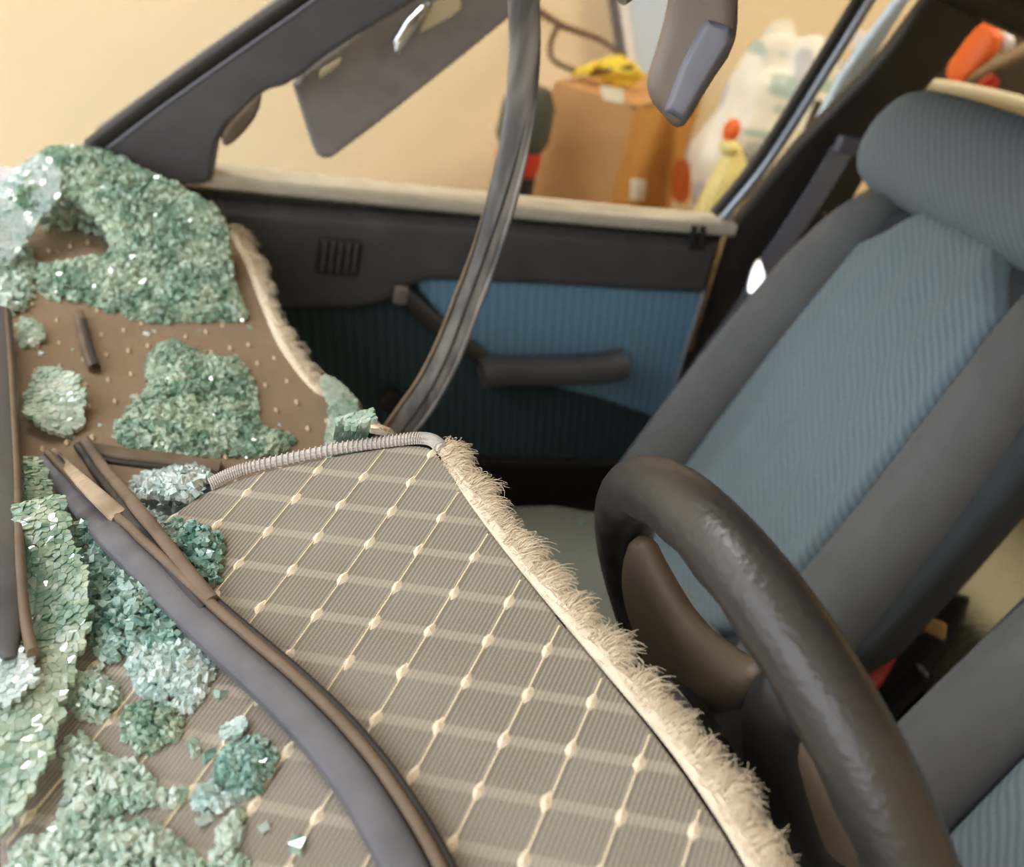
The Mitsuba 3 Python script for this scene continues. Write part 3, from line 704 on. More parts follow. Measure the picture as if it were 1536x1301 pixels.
# ------------------------------------------------------------------ crushed windscreen glass
def cubes(C, size, rng, align=None, tilt=3.0):
    """Irregular glass grains as one mesh: jittered cubes at the points C."""
    n = len(C)
    base = np.array([[x, y, z] for x in (-1, 1) for y in (-1, 1) for z in (-1, 1)], float) * .5
    F0 = np.array([[0, 1, 3], [0, 3, 2], [4, 6, 7], [4, 7, 5], [0, 4, 5], [0, 5, 1], [2, 3, 7], [2, 7, 6], [0, 2, 6], [0, 6, 4], [1, 5, 7], [1, 7, 3]])
    V = base[None] * (1 + rng.uniform(-.45, .45, (n, 8, 3)))
    V = V * (np.asarray(size)[:, None, None] if np.ndim(size) else size) * rng.uniform(.75, 1.25, (n, 1, 3))
    q = rng.normal(size=(n, 4))
    if align is not None: q = q * [0, tilt, tilt, 0] + np.stack([np.cos(a_ := rng.uniform(0, math.pi, n)), 0 * a_, 0 * a_, np.sin(a_)], 1)
    q /= np.linalg.norm(q, axis=1, keepdims=True)
    w, x, y, z = q.T
    R = np.stack([1 - 2 * (y * y + z * z), 2 * (x * y - z * w), 2 * (x * z + y * w), 2 * (x * y + z * w), 1 - 2 * (x * x + z * z), 2 * (y * z - x * w), 2 * (x * z - y * w), 2 * (y * z + x * w), 1 - 2 * (x * x + y * y)], 1).reshape(n, 3, 3)
    V = np.einsum('nij,nkj->nki', R, V) + C[:, None]
    return trimesh.Trimesh(V.reshape(-1, 3), (F0[None] + 8 * np.arange(n)[:, None, None]).reshape(-1, 3), process=False)


def inside_px(poly, n, rng):
    P = Polygon(poly).buffer(0); x0, y0, x1, y1 = P.bounds
    q = np.stack([rng.uniform(x0, x1, n * 4), rng.uniform(y0, y1, n * 4)], 1)
    return q[shapely.contains_xy(P, q[:, 0], q[:, 1])][:n], P


def heap(label, poly, m='m_glass_green', grain=.0075, layers=2, lift=None, seed=0, dens=1.0, crown=.012):
    """A clump of grains that still hang together, lying on the dash inside the outline seen in the photograph."""
    rng = np.random.default_rng(seed)
    W = np.array([drop(x, y, lift) for x, y in chaikin(poly, 1)])
    # work on the surface itself: outline in (x, y), or in (x, z) where the heap leans on the far end
    lean = np.ptp(W[:, 1]) < .04 and W[:, 1].mean() > .6
    q2 = W[:, [0, 2]] if lean else W[:, :2]
    P = Polygon(q2).buffer(0)
    if P.geom_type != 'Polygon': P = max(P.geoms, key=lambda g: g.area)
    x0, y0, x1, y1 = P.bounds
    cnt = int(dens * 1.15 * (x1 - x0) * (y1 - y0) / grain ** 2)
    C = []
    for L in range(layers):
        g = np.stack([rng.uniform(x0, x1, cnt), rng.uniform(y0, y1, cnt)], 1)
        g = g[shapely.contains_xy(P, g[:, 0], g[:, 1])]
        dist = shapely.distance(P.exterior, shapely.points(g))
        crest = crown * np.sqrt(np.clip(dist / .03, 0, 1)) * (.6 + .8 * meshkit.noise(np.stack([g[:, 0] * 40, g[:, 1] * 40, 0 * g[:, 0] + seed], 1)))
        up_ = grain * .45 + crest * (L + 1) / layers + rng.uniform(-.002, .002, len(g))
        if lean:
            C.append(np.stack([g[:, 0], WALL_Y - up_, g[:, 1]], 1))
        else:
            z = hdash(g[:, 0], g[:, 1]) + (0 if lift is None else lift(g[:, 0], g[:, 1]))
            C.append(np.stack([g[:, 0], g[:, 1], z + up_], 1))
    if lift is not None and not lean:
        g = np.stack([rng.uniform(x0, x1, 2 * cnt), rng.uniform(y0, y1, 2 * cnt)], 1)
        Pi = P.buffer(-.022)
        g = g[shapely.contains_xy(Pi, g[:, 0], g[:, 1])]
        C.append(np.stack([g[:, 0], g[:, 1], hdash(g[:, 0], g[:, 1]) + grain * .5 + rng.uniform(0, 1, len(g)) * lift(g[:, 0], g[:, 1])], 1))
    C = np.vstack(C)
    return cubes(C, grain * rng.uniform(.7, 1.2, len(C)), rng)


def cracked(poly, m, lift=None, cell=.008, th=.005, seed=0, rise=lambda u, v: 0 * u, tilt=.10):
    """A sheet of cracked glass still in one piece: close-set angular cells, each a little out of true."""
    rng = np.random.default_rng(seed)
    W = np.array([drop(x, y, lift) for x, y in chaikin(poly, 1)])
    P = Polygon(W[:, :2]).buffer(0)
    if P.geom_type != 'Polygon': P = max(P.geoms, key=lambda g: g.area)
    x0, y0, x1, y1 = P.bounds
    g = np.stack(np.meshgrid(np.arange(x0 - 3 * cell, x1 + 3 * cell, cell), np.arange(y0 - 3 * cell, y1 + 3 * cell, cell)), -1).reshape(-1, 2)
    g += rng.uniform(-.42, .42, g.shape) * cell
    vor = Voronoi(g); out = []
    for k, reg in enumerate(vor.point_region):
        r = vor.regions[reg]
        if -1 in r or len(r) < 3 or not shapely.contains_xy(P, *g[k]): continue
        c = g[k]; v = vor.vertices[r]; v = c + (v - c) * .95
        a = np.argsort(np.arctan2(v[:, 1] - c[1], v[:, 0] - c[0])); v = v[a]
        if np.abs(v - c).max() > cell * 2: continue
        s = rng.normal(0, tilt, 2); n = len(v)
        base = hdash(v[:, 0], v[:, 1]) + (0 if lift is None else lift(v[:, 0], v[:, 1])) + rise(v[:, 0], v[:, 1])
        zt = base + th + (v - c) @ s + rng.uniform(-.0006, .0006)
        Vt = np.column_stack([v, zt]); Vb = np.column_stack([c + (v - c) * .9, zt - th])
        vv = np.vstack([Vt, Vb]); i = np.arange(1, n - 1); j = np.arange(n)
        ff = np.vstack([np.stack([0 * i, i, i + 1], 1), np.stack([0 * i + n, i + n + 1, i + n], 1), np.stack([j, j + n, (j + 1) % n + n], 1), np.stack([j, (j + 1) % n + n, (j + 1) % n], 1)])
        out.append(trimesh.Trimesh(vv, ff, process=False))
    return cat(out)


GLASS = 'broken windscreen glass'
def corner_lift(x, y): return .075 * sst(.36, .62, y)

heaps = [
 ('large green heap of crushed glass against the foot of the far pillar', [(60, 232), (130, 222), (215, 262), (275, 290), (330, 320), (342, 350), (345, 410), (362, 455), (374, 488), (330, 484), (290, 490), (245, 472), (190, 452), (120, 425), (70, 400), (130, 392), (175, 388), (150, 335), (112, 300), (88, 300), (60, 330), (20, 335), (5, 300), (35, 262)], 'm_glass_green', corner_lift, 3, .0085),
 ('pale blue-green heap of glass at the left edge below the far corner', [(-10, 365), (40, 370), (52, 400), (48, 450), (25, 478), (-10, 480)], 'm_glass_pale', None, 2, .009),
 ('band of green glass crumbs below the large corner heap', [(50, 405), (110, 400), (190, 440), (250, 470), (300, 485), (240, 492), (180, 478), (130, 460), (60, 452)], 'm_glass_green', None, 2, .008),
 ('green heap of glass crumbs on the middle of the brown cloth', [(218, 545), (255, 515), (290, 535), (330, 548), (362, 545), (388, 600), (385, 650), (430, 655), (445, 672), (400, 690), (330, 688), (260, 690), (200, 682), (165, 655), (195, 620), (225, 590)], 'm_glass_green', None, 3, .0078),
 ('milky row of glass crumbs beside the whitish cloth hem', [(188, 728), (230, 712), (315, 706), (312, 735), (290, 752), (262, 760), (240, 748), (205, 755)], 'm_glass_white', None, 2, .0065),
 ('green piece of glass tucked under the long rubber seal', [(240, 785), (300, 795), (338, 815), (330, 850), (332, 890), (300, 872), (270, 845)], 'm_glass_teal', None, 2, .007),
 ('dark green heap of glass left of the long rubber seal', [(110, 790), (150, 800), (205, 855), (262, 905), (310, 955), (270, 985), (210, 985), (160, 1005), (130, 960), (140, 900), (120, 850)], 'm_glass_teal', None, 2, .0075),
 ('blue-white lump of glass beside the long rubber seal', [(190, 985), (240, 968), (290, 965), (328, 1005), (308, 1050), (280, 1078), (240, 1062), (200, 1035)], 'm_glass_white', None, 3, .0066),
 ('green flake of glass under the blue-white lump', [(180, 1072), (225, 1062), (280, 1085), (262, 1120), (215, 1142), (185, 1120)], 'm_glass_green', None, 2, .006),
 ('small pale heap of glass in the gap at the lower left', [(105, 1025), (150, 1000), (160, 1030), (190, 1050), (150, 1095), (100, 1070)], 'm_glass_pale', None, 2, .0065),
 ('spreading pale heap of glass at the lower left', [(95, 1115), (130, 1110), (165, 1150), (210, 1150), (235, 1195), (285, 1192), (270, 1215), (235, 1215), (170, 1225), (130, 1260), (70, 1260), (110, 1220), (95, 1170)], 'm_glass_pale', None, 2, .0066),
 ('wide pale heap of glass along the bottom left', [(20, 1270), (80, 1255), (150, 1245), (235, 1240), (290, 1290), (310, 1310), (300, 1340), (10, 1340)], 'm_glass_pale', None, 2, .0068),
 ('teal lump of glass lying alone on the grey cloth', [(335, 1130), (370, 1115), (402, 1118), (418, 1145), (395, 1185), (372, 1205), (330, 1195), (318, 1165)], 'm_glass_teal', None, 3, .0062),
 ('white crumbs of glass under the teal lump', [(288, 1195), (310, 1180), (345, 1185), (375, 1200), (340, 1215), (325, 1235), (290, 1218)], 'm_glass_white', None, 2, .006),
 ('pale strip of glass crumbs near the bottom edge', [(320, 1270), (345, 1225), (372, 1212), (362, 1240), (350, 1290), (385, 1301), (340, 1330), (310, 1310)], 'm_glass_pale', None, 2, .006),
]
for k, (lab, poly, m, lf, ly, gr) in enumerate(heaps):
    key = thing('glass_heap', lab, 'broken glass', kind='stuff')
    scene[key] = mikit.ply(heap(lab, poly, m, gr * (.66 if k < 5 else .55), ly, lf, 100 + k, 1.15), m, False)
sheets = [
 ('pale folded sheet of cracked glass at the far left corner', [(-10, 300), (30, 265), (70, 245), (96, 285), (92, 315), (60, 340), (30, 385), (-10, 420)], 'm_glass_white', corner_lift, .014, .010),
 ('pale square sheet of cracked glass left of the middle heap', [(40, 585), (65, 565), (95, 575), (130, 605), (125, 660), (60, 668), (35, 640)], 'm_glass_pale', None, .022, .009),
 ('small green flake of glass at the fringed edge by the hanging seal', [(478, 578), (490, 572), (525, 600), (568, 642), (545, 655), (510, 655), (485, 615)], 'm_glass_pale', lambda x, y: .012 + 0 * x, .012, .006),
 ('long pale sheet of cracked glass down the left edge', [(30, 690), (65, 700), (105, 790), (142, 935), (110, 1020), (85, 1130), (45, 1210), (15, 1255), (-10, 1255), (-10, 1000), (30, 980), (20, 800)], 'm_glass_green', lambda x, y: .012 + 0 * x, .009, .0075),
 ('whitish bit of glass sheet behind the dark strip at the left edge', [(-10, 1000), (18, 940), (28, 985), (60, 1005), (50, 1045), (10, 1075), (-10, 1070)], 'm_glass_white', lambda x, y: .022 + 0 * x, .008, .006),
 ('small milky chip sheet above the teal lump', [(322, 1110), (345, 1090), (368, 1088), (372, 1108), (350, 1122), (330, 1122)], 'm_glass_white', None, .004, .005),
 ('pale patch of cracked glass at the left edge under the corner heap', [(25, 490), (55, 490), (68, 515), (55, 530), (28, 528)], 'm_glass_pale', None, .01, .008),
]
for k, (lab, poly, m, lf, ri, cell) in enumerate(sheets):
    key = thing('glass_sheet', lab, 'broken glass')
    f1, f2 = 35 + 8 * k, 28 + 5 * k
    scene[key] = mikit.ply(cracked(poly, m, lf, cell * .58, .0045, 300 + k, rise=lambda u, v: ri * (.5 + .5 * np.sin(u * f1 + k) * np.cos(v * f2)), tilt=.16), m, False)
# single crumbs lying loose
chips = [(292, 1132), (314, 1141), (397, 1247), (449, 1266), (445, 1275), (356, 1262), (290, 1120), (110, 560), (220, 505), (232, 500), (310, 530), (62, 535), (110, 530), (355, 560), (352, 540), (375, 495), (300, 500), (420, 640), (200, 600), (245, 655), (150, 640), (110, 660), (180, 645), (100, 1205), (95, 1225), (330, 1045), (325, 1000), (235, 1178), (50, 1080), (305, 1235)]
rng = np.random.default_rng(77)
for k, (x, y) in enumerate(chips):
    P = drop(x, y); s = rng.uniform(.0035, .0065)
    me = cubes((P + [0, 0, s * .35])[None], s, rng)
    solo('glass_chip', me, ('m_glass_pale', 'm_glass_teal', 'm_glass_white')[k % 3], 'single loose crumb of windscreen glass lying on the dashboard cloth', 'broken glass', 'loose glass crumbs on the dash', smooth=False)
for k in range(9):
    P = np.array([rng.uniform(.60, .80), rng.uniform(.2, .42), .497]); s = rng.uniform(.005, .009)
    solo('glass_chip', cubes(P[None], s, rng), 'm_glass_teal', 'single loose crumb of windscreen glass on the far seat cushion', 'broken glass', 'loose glass crumbs on the seat cushion', smooth=False)

# ------------------------------------------------------------------ rubber windscreen seals
def seal_path(px, off):
    return smooth_path([drop(x, y, lambda u, v: off + 0 * u) for x, y in px], 60)


def sprof(w, h): return chaikin([(-w, -h), (w, -h), (w, h * .2), (w * .75, h), (-w * .75, h), (-w, h * .2)], 2)


sl = thing('rubber_seal', 'long loose rubber windscreen seal lying across the grey cloth', 'rubber seal')
a = seal_path([(62, 688), (102, 737), (154, 791), (212, 850), (277, 915), (345, 978), (410, 1037), (475, 1103), (530, 1172), (573, 1240), (608, 1305), (645, 1390)], .012)
part(sl, 'body', sweep(a, sprof(.0122, .006), CL_N, scale=np.interp(np.arange(60), [0, 12, 59], [.45, .8, .95])), 'm_rubber', label='smooth blue-grey face of the seal')
t = np.gradient(a, axis=0); t /= np.linalg.norm(t, axis=1, keepdims=True); sd = np.cross(t, CL_N)
sg = 1 if (sd[30] @ RT) > 0 else -1
part(sl, 'inner_lip', sweep(a + sd * sg * np.interp(np.arange(60), [0, 12, 59], [.007, .012, .0155])[:, None] + CL_N * .001, sprof(.0035, .006), CL_N), 'm_rubber_brown', label='brown worn lip')
part(sl, 'groove', sweep(a + sd * sg * np.interp(np.arange(60), [0, 12, 59], [.011, .016, .0205])[:, None] - CL_N * .003, sprof(.003, .006), CL_N), 'm_rubber_dark', label='dark glazing groove')
b = seal_path([(128, 662), (158, 706), (200, 757), (245, 812), (288, 866), (320, 905)], .014)
part(sl, 'folded_end', sweep(b, sprof(.0050, .006), CL_N), 'm_rubber_brown', label='brown folded end')
part(sl, 'folded_groove', sweep(b + np.cross(np.gradient(b, axis=0) / np.linalg.norm(np.gradient(b, axis=0), axis=1, keepdims=True), CL_N) * -sg * .0075 - CL_N * .002, sprof(.004, .005), CL_N), 'm_rubber_dark')
b = seal_path([(78, 676), (105, 704), (140, 738), (180, 775)], .018)
part(sl, 'torn_tip', sweep(b, sprof(.0065, .003), CL_N, scale=np.linspace(.6, 1, 60)), 'm_frayed', label='frayed brownish tip')
s3 = thing('rubber_seal', 'short brown length of rubber seal running from the frayed tip to the white hem', 'rubber seal')
b = seal_path([(135, 676), (180, 684), (250, 692), (300, 700), (330, 704)], .004)
part(s3, 'body', sweep(b, sprof(.010, .006), (0, 0, 1)), 'm_rubber_brown')
part(s3, 'groove', sweep(b + np.array([.004, -.012, -.002]), sprof(.005, .005), (0, 0, 1)), 'm_rubber_dark')
s4 = thing('rubber_seal', 'folded rubber seal hanging in an arc from the roof edge down to the dashboard', 'rubber seal')
hpx = [(785, -90), (786, 0), (787, 80), (778, 180), (757, 280), (728, 380), (700, 455), (675, 520), (645, 580), (610, 630), (580, 668), (560, 690)]
yv = [.26, .26, .26, .255, .245, .235, .225, .215, .20, .19, .17, .16]
hp = smooth_path([onY(x, y, v) for (x, y), v in zip(hpx, yv)], 90)
nrm = -ray(740, 300) + np.array([.0, 0, 0])
ww = np.interp(np.arange(90), [0, 20, 45, 70, 89], [.95, 1.0, .95, 1.05, .9])
part(s4, 'body', sweep(hp, sprof(.017, .005), nrm, scale=ww), 'm_rubber_old', label='scuffed grey face of the hanging seal')
th_ = np.gradient(hp, axis=0); th_ /= np.linalg.norm(th_, axis=1, keepdims=True); sh_ = np.cross(th_, nrm); sh_ /= np.linalg.norm(sh_, axis=1, keepdims=True)
sg = 1 if sh_[40] @ RT > 0 else -1
k0 = 18
off = np.interp(np.arange(90), [0, k0, 40, 89], [.012, .010, .0, .004])
part(s4, 'fold_groove', sweep((hp + sh_ * sg * off[:, None] + nrm * .0035)[k0:], sprof(.002, .003), nrm, scale=np.clip(np.arange(90 - k0) / 14, .1, 1)), 'm_rubber_dark', label='dark groove along the fold')
part(s4, 'outer_lip', sweep((hp + sh_ * sg * .0155 * ww[:, None] + nrm * .002)[k0:], sprof(.003, .006), nrm, scale=np.clip(np.arange(90 - k0) / 14, .1, 1)), 'm_rubber_old')
part(s4, 'inner_lip', sweep((hp - sh_ * sg * .0155 * ww[:, None] + nrm * .002)[30:], sprof(.0025, .006), nrm, scale=np.clip(np.arange(60) / 14, .1, 1)), 'm_rubber_brown')
s5 = thing('trim_strip', 'dark trim strip along the left edge of the picture in front of the glass', 'trim strip')
b = smooth_path([drop(x, y, lambda u, v: .03 + 0 * u) for x, y in [(8, 470), (16, 560), (24, 700), (28, 820), (38, 930), (50, 985)]], 40)
part(s5, 'body', sweep(b + np.array([-.012, 0, 0]), sprof(.014, .006), (0, 0, 1), scale=np.interp(np.arange(40), [0, 28, 39], [1.3, 1.1, .25])), 'm_dark')
part(s5, 'edge', sweep(b, sprof(.0035, .007), (0, 0, 1)), 'm_rubber_brown', label='brown edge of the strip')
s6 = thing('rubber_scrap', 'short dark scrap of rubber lying on the brown cloth near the left edge', 'rubber seal')
part(s6, 'body', sweep(seal_path([(118, 470), (124, 500), (132, 530), (142, 552)], .008), sprof(.006, .005), (0, 0, 1)), 'm_rubber_brown')
part(s6, 'groove', sweep(seal_path([(125, 482), (131, 508), (138, 534), (144, 550)], .011), sprof(.004, .004), (0, 0, 1)), 'm_rubber_dark')

# ------------------------------------------------------------------ steering wheel
WC = np.array([.438, -.382, .917]); az, el = math.radians(2.2), math.radians(26.1)
WN = np.array([math.cos(el) * math.cos(az), math.cos(el) * math.sin(az), math.sin(el)])
W1 = np.cross([0, 0, 1], WN); W1 /= np.linalg.norm(W1); W2 = np.cross(WN, W1)
N, K, RW = 96, 20, .185
ta = np.arange(N) * 2 * math.pi / N; pa = np.arange(K) * 2 * math.pi / K
tube_r = .0228 + .0008 * np.cos(ta * 24)[:, None] * (np.cos(pa - math.pi) > .2)[None]
rad = np.cos(ta)[:, None] * W1 + np.sin(ta)[:, None] * W2
V = WC + rad[:, None] * (RW + tube_r[..., None] * np.cos(pa)[None, :, None]) + WN * (tube_r[..., None] * np.sin(pa)[None, :, None])
i, j = np.meshgrid(np.arange(N), np.arange(K), indexing='ij')
A = i * K + j; B = ((i + 1) % N) * K + j; Cc = ((i + 1) % N) * K + (j + 1) % K; D = i * K + (j + 1) % K
rim = trimesh.Trimesh(V.reshape(-1, 3), np.concatenate([np.stack([A, B, Cc], -1).reshape(-1, 3), np.stack([A, Cc, D], -1).reshape(-1, 3)]), process=False)
if rim.volume < 0: rim.invert()
wheel = part(car, 'steering_wheel', rim, 'm_leather', smooth=True, label='thick black leather steering wheel with shiny worn patches')
def wp(a, r, d): return WC + r * (math.cos(a) * W1 + math.sin(a) * W2) - WN * d
def spoke(a, w0, w1, m, lab):
    a = math.radians(a)
    sp = smooth_path([wp(a, .02, .018), wp(a, .09, .014), wp(a, .14, .008), wp(a, .180, .0)], 16)
    part(wheel, 'spoke', sweep(sp, chaikin([(-1, -.008), (1, -.008), (1, .008), (-1, .008)], 2) * np.array([w0, 1]), WN, scale=np.interp(np.arange(16), [0, 15], [1, w1 / w0])), m, label=lab)
WF = (WC - WN * .004,) + frame(WC, -WN, (0, 0, 1))[1:]
part(wheel, 'spoke', panel([(938, 868), (946, 812), (962, 800), (985, 850), (1030, 925), (1090, 975), (1150, 1000), (1132, 1058), (1070, 1080), (1005, 1096), (965, 1010), (952, 930)], WF, .012, .012, .02, .006, 1), 'm_column', smooth=True, label='broad brown wheel spoke')
part(wheel, 'spoke', panel([(1120, 1060), (1150, 990), (1190, 1040), (1250, 1090), (1210, 1110), (1245, 1230), (1280, 1330), (1190, 1330), (1150, 1180)], WF, .016, .016, .02, .006, 1), 'm_black', smooth=True, label='dark wheel spoke')
part(wheel, 'spoke', panel([(1195, 1085), (1245, 1110), (1300, 1200), (1345, 1290), (1300, 1310), (1260, 1290), (1215, 1190)], WF, .008, .012, .012, .006, 1), 'm_column', label='brown inner pad of the wheel')
part(wheel, 'hub', lathe([(0, -.02), (.058, -.02), (.066, -.01), (.066, .012), (.05, .024), (0, .028)], WC - WN * .05, WN, 32), 'm_black')
ax = smooth_path([WC - WN * .06, WC - WN * .14, WC - WN * .24], 14)
col = part(car, 'steering_column', sweep(ax, chaikin([(-.055, -.06), (.055, -.06), (.06, .02), (.04, .05), (-.04, .05), (-.06, .02)], 2), (0, 0, 1), scale=np.linspace(.8, 1.05, 14)), 'm_column', label='brown plastic steering column shroud')
stalk = smooth_path([WC - WN * .10 + W1 * .05, WC - WN * .09 + W1 * .12, WC - WN * .075 + W1 * .165], 12)
part(col, 'stalk', tube(stalk, .007, 10), 'm_black', label='black indicator stalk')

# ------------------------------------------------------------------ sun visor and rear-view mirror
VF = frame((0, .50, 0), (.15, -1, .1))
vp = [(436, 118), (447, 150), (470, 225), (480, 238), (502, 236), (770, 22), (800, -10), (840, -80), (720, -90), (640, -50), (575, 5), (520, 55), (490, 78)]
hole = None
vs = part(car, 'sun_visor', panel(vp, VF, .009, .009, .008, .010, 1), 'm_visor', label='grey sun visor hanging askew below the far windscreen pillar')
VF2 = (VF[0] + VF[3] * .0095,) + VF[1:]
part(vs, 'vanity_mirror', panel([(588, 62), (606, 32), (632, 6), (644, 2), (640, 20), (618, 52), (596, 84), (590, 80)], VF2, .009, .001, .012, .003, 0), 'm_chrome', label='small bright mirror')
part(vs, 'cutout_patch', panel([(478, 112), (482, 104), (512, 86), (508, 98), (480, 118)], VF2, .0015, .001, .0015, .004, 0), 'm_cream', label='cream patch standing in for the wall seen through the visor')  # added patch, coloured like the wall seen through a cutout
part(vs, 'wall_gap_patch', panel([(628, 50), (640, 22), (652, 2), (690, -6), (692, 12), (676, 26)], VF2, .001, .001, .001, .005, 0), 'm_cream')  # added patch, coloured like the bright wall seen past the visor
rod = smooth_path([on(x, y, VF[0], VF[3]) for x, y in [(640, -50), (700, -95), (780, -140)]] , 10)
part(vs, 'hinge_rod', tube(rod, .004, 8), 'm_chrome')

MP = onY(1040, 90, .05)
MN = np.array([-.45, -.75, .1]); MF = frame(MP, MN, (0, 0, 1))
back = [(1012, -60), (1000, 15), (984, 75), (968, 122), (975, 150), (990, 168), (1012, 192), (1028, 190), (1062, 130), (1102, 72), (1108, 20), (1104, -60)]
rm = part(car, 'rear_view_mirror', panel(back, MF, .012, .03, .014, .006, 1), 'm_housing', label='grey rear-view mirror hanging askew from the roof edge')
edge = [(1052, 36), (1062, 28), (1098, 40), (1100, 62), (1066, 118), (1028, 184), (996, 166), (1020, 100)]
MF2 = (MF[0] + MF[3] * .010,) + MF[1:]
part(rm, 'bezel', panel(edge, MF2, .012, .012, .006, .005, 0), 'm_housing_rim', label='blue-grey end face of the mirror housing')
part(rm, 'glass', panel([(1020, -40), (995, 90), (990, 140), (1015, 175), (1060, 110), (1092, 60), (1092, -40)], (MF[0] - MF[3] * .031, -MF[1], MF[2], -MF[3]) if False else (MF[0] - MF[3] * .0305,) + MF[1:], .001, .002, .001, .01, 0), 'm_mirror')
part(rm, 'stem', tube(smooth_path([MP + np.array([.02, .02, .05]), MP + np.array([.0, .02, .10]), (.42, .05, 1.32)], 14), .008, 10), 'm_housing')

# ------------------------------------------------------------------ workbench and what stands on it beyond the far door
wb = thing('workbench', 'low wooden bench behind the far door carrying the box and bags', 'workbench')
BZ = .40
part(wb, 'bench_top', box(.75, 4.2, 1.45, 2.40, BZ - .04, BZ), 'm_bench')
for x in (.85, 2.4, 4.1):
    for y in (1.52, 2.32):
        part(wb, 'leg', box(x - .035, x + .035, y - .035, y + .035, 0, BZ - .04), 'm_bench')

cb = thing('cardboard_box', 'brown cardboard box beyond the door window', 'box')
C0 = on(955, 160, (0, 1.72, 0), (0, 1, 0)); ZT = C0[2]; C0 = np.array([C0[0], C0[1], BZ])
dL = np.array([-.70, .714, 0]); dR = np.array([.714, .70, 0])
LL, LR, HH = .26, .70, ZT - BZ
def face(o, u, w, h, off, t, n):
    c = o + u * w / 2 + np.array([0, 0, h / 2]) + n * off
    return rbox((c, u, np.array([0, 0, 1.]), n), w, h, t, .003, .05)
nL = np.cross(dL, [0, 0, 1]); nL = nL if nL @ (EYE - C0) > 0 else -nL
nR = np.cross(dR, [0, 0, 1]); nR = nR if nR @ (EYE - C0) > 0 else -nR
def fr_(c, u, n):
    u = u if np.cross(u, [0, 0, 1.]) @ n > 0 else -u
    return (c, u, np.array([0, 0, 1.]), n)
def wall_(o, u, w, n, m, lab=None):
    part(cb, 'side', rbox(fr_(o + u * w / 2 + np.array([0, 0, HH / 2]) - n * .003, u, n), w, HH, .006, .002, .04), m, label=lab)
wall_(C0, dL, LL, nL, 'm_card'); wall_(C0, dR, LR, nR, 'm_card_warm', 'warmer brown printed side of the box')
wall_(C0 + dR * LR, dL, LL, -nL, 'm_card'); wall_(C0 + dL * LL, dR, LR, -nR, 'm_card')
part(cb, 'flap', trimesh.Trimesh(**trimesh.creation.box(extents=(1, 1, 1)).to_dict()) if False else rbox((C0 + dL * LL / 2 + dR * LR / 2 + np.array([0, 0, HH]), dR, dL * 1.0, np.array([0, 0, 1.])), LR, LL, .006, .002, .05), 'm_card')
def on_face(px, n): return [on(x, y, C0 + n * .001, n) for x, y in px]
def decal(px, n, u, m, name, lab):
    f = fr_(C0 + n * .001, u, n)
    part(cb, name, pillow(to2d(on_face(px, n), f), f, .0006, .0006, .001, .01), m, label=lab)
decal([(946, 268), (970, 270), (966, 302), (944, 300)], nR, dR, 'm_white', 'sticker', 'white sticker near the bottom corner')
decal(chaikin([(1014, 240), (1026, 236), (1036, 250), (1036, 305), (1008, 305), (1008, 260)], 2), nR, dR, 'm_red_print', 'red_mark', 'faded red printed mark')
decal([(996, 222), (1006, 222), (1004, 305), (994, 305)], nR, dR, 'm_card', 'printed_stripe', None)
decal([(900, 128), (936, 134), (936, 156), (904, 150)], nL, dL, 'm_cream', 'tape', 'pale strip of tape at the top')


def blob(c, r, seed, amp=.12, k=3.0, sub=4, sx=(1, 1, 1), pinch=0.0):
    m = trimesh.creation.icosphere(subdivisions=sub); v = np.array(m.vertices)
    f = meshkit.noise(v * k + seed) + .5 * meshkit.noise(v * k * 2.3 + seed + 9)
    v = v * (1 - amp + 2 * amp * (f[:, None] - .35))
    v[:, :2] *= (1 - pinch * np.clip(v[:, 2:], 0, 1))
    m.vertices = v * np.array(sx) * r + np.asarray(c); return m


bag = thing('plastic_bag', 'full white plastic shopping bag right of the cardboard box', 'bag')
bp_ = onY(1135, 190, 1.80)
bz = (onY(1135, 45, 1.80)[2] - BZ)
part(bag, 'sack', blob((bp_[0] + .05, 1.76, BZ + bz * .54), 1.0, 3, .12, 2.6, 4, (.245, .14, bz * .50), .0), 'm_bag', smooth=True)
for dx in (-.03,):
    part(bag, 'handle', sweep(smooth_path([(bp_[0] + dx - .02, 1.76, BZ + bz * .86), (bp_[0] + dx - .03, 1.79, BZ + bz * 1.0), (bp_[0] + dx + .03, 1.79, BZ + bz * 1.02), (bp_[0] + dx + .04, 1.80, BZ + bz * .86)], 14), sprof(.02, .002), (0, -1, 0)), 'm_bag')
pb = onY(1090, 262, 1.60)
ph = onY(1085, 215, 1.60)[2] - BZ
bag2 = thing('plastic_bag', 'small yellow plastic bag between the box and the white bag', 'bag')
part(bag2, 'sack', blob((pb[0] + .01, 1.60, BZ + ph * .5), 1.0, 8, .10, 2.4, 3, (.075, .06, ph * .5), .1), 'm_bag_yellow', smooth=True)
part(bag2, 'knot', blob((pb[0] - .02, 1.60, BZ + ph * .99), 1.0, 4, .2, 2.0, 2, (.03, .03, .025), .3), 'm_bag_yellow', smooth=True)
ob = thing('orange', 'orange fruit on top of the yellow bag', 'fruit')
part(ob, 'fruit', blob((onY(1099, 197, 1.60)[0], 1.605, BZ + ph + .035), .03, 5, .03, 3, 3, (.8, .8, 1.15)), 'm_orange', smooth=True)

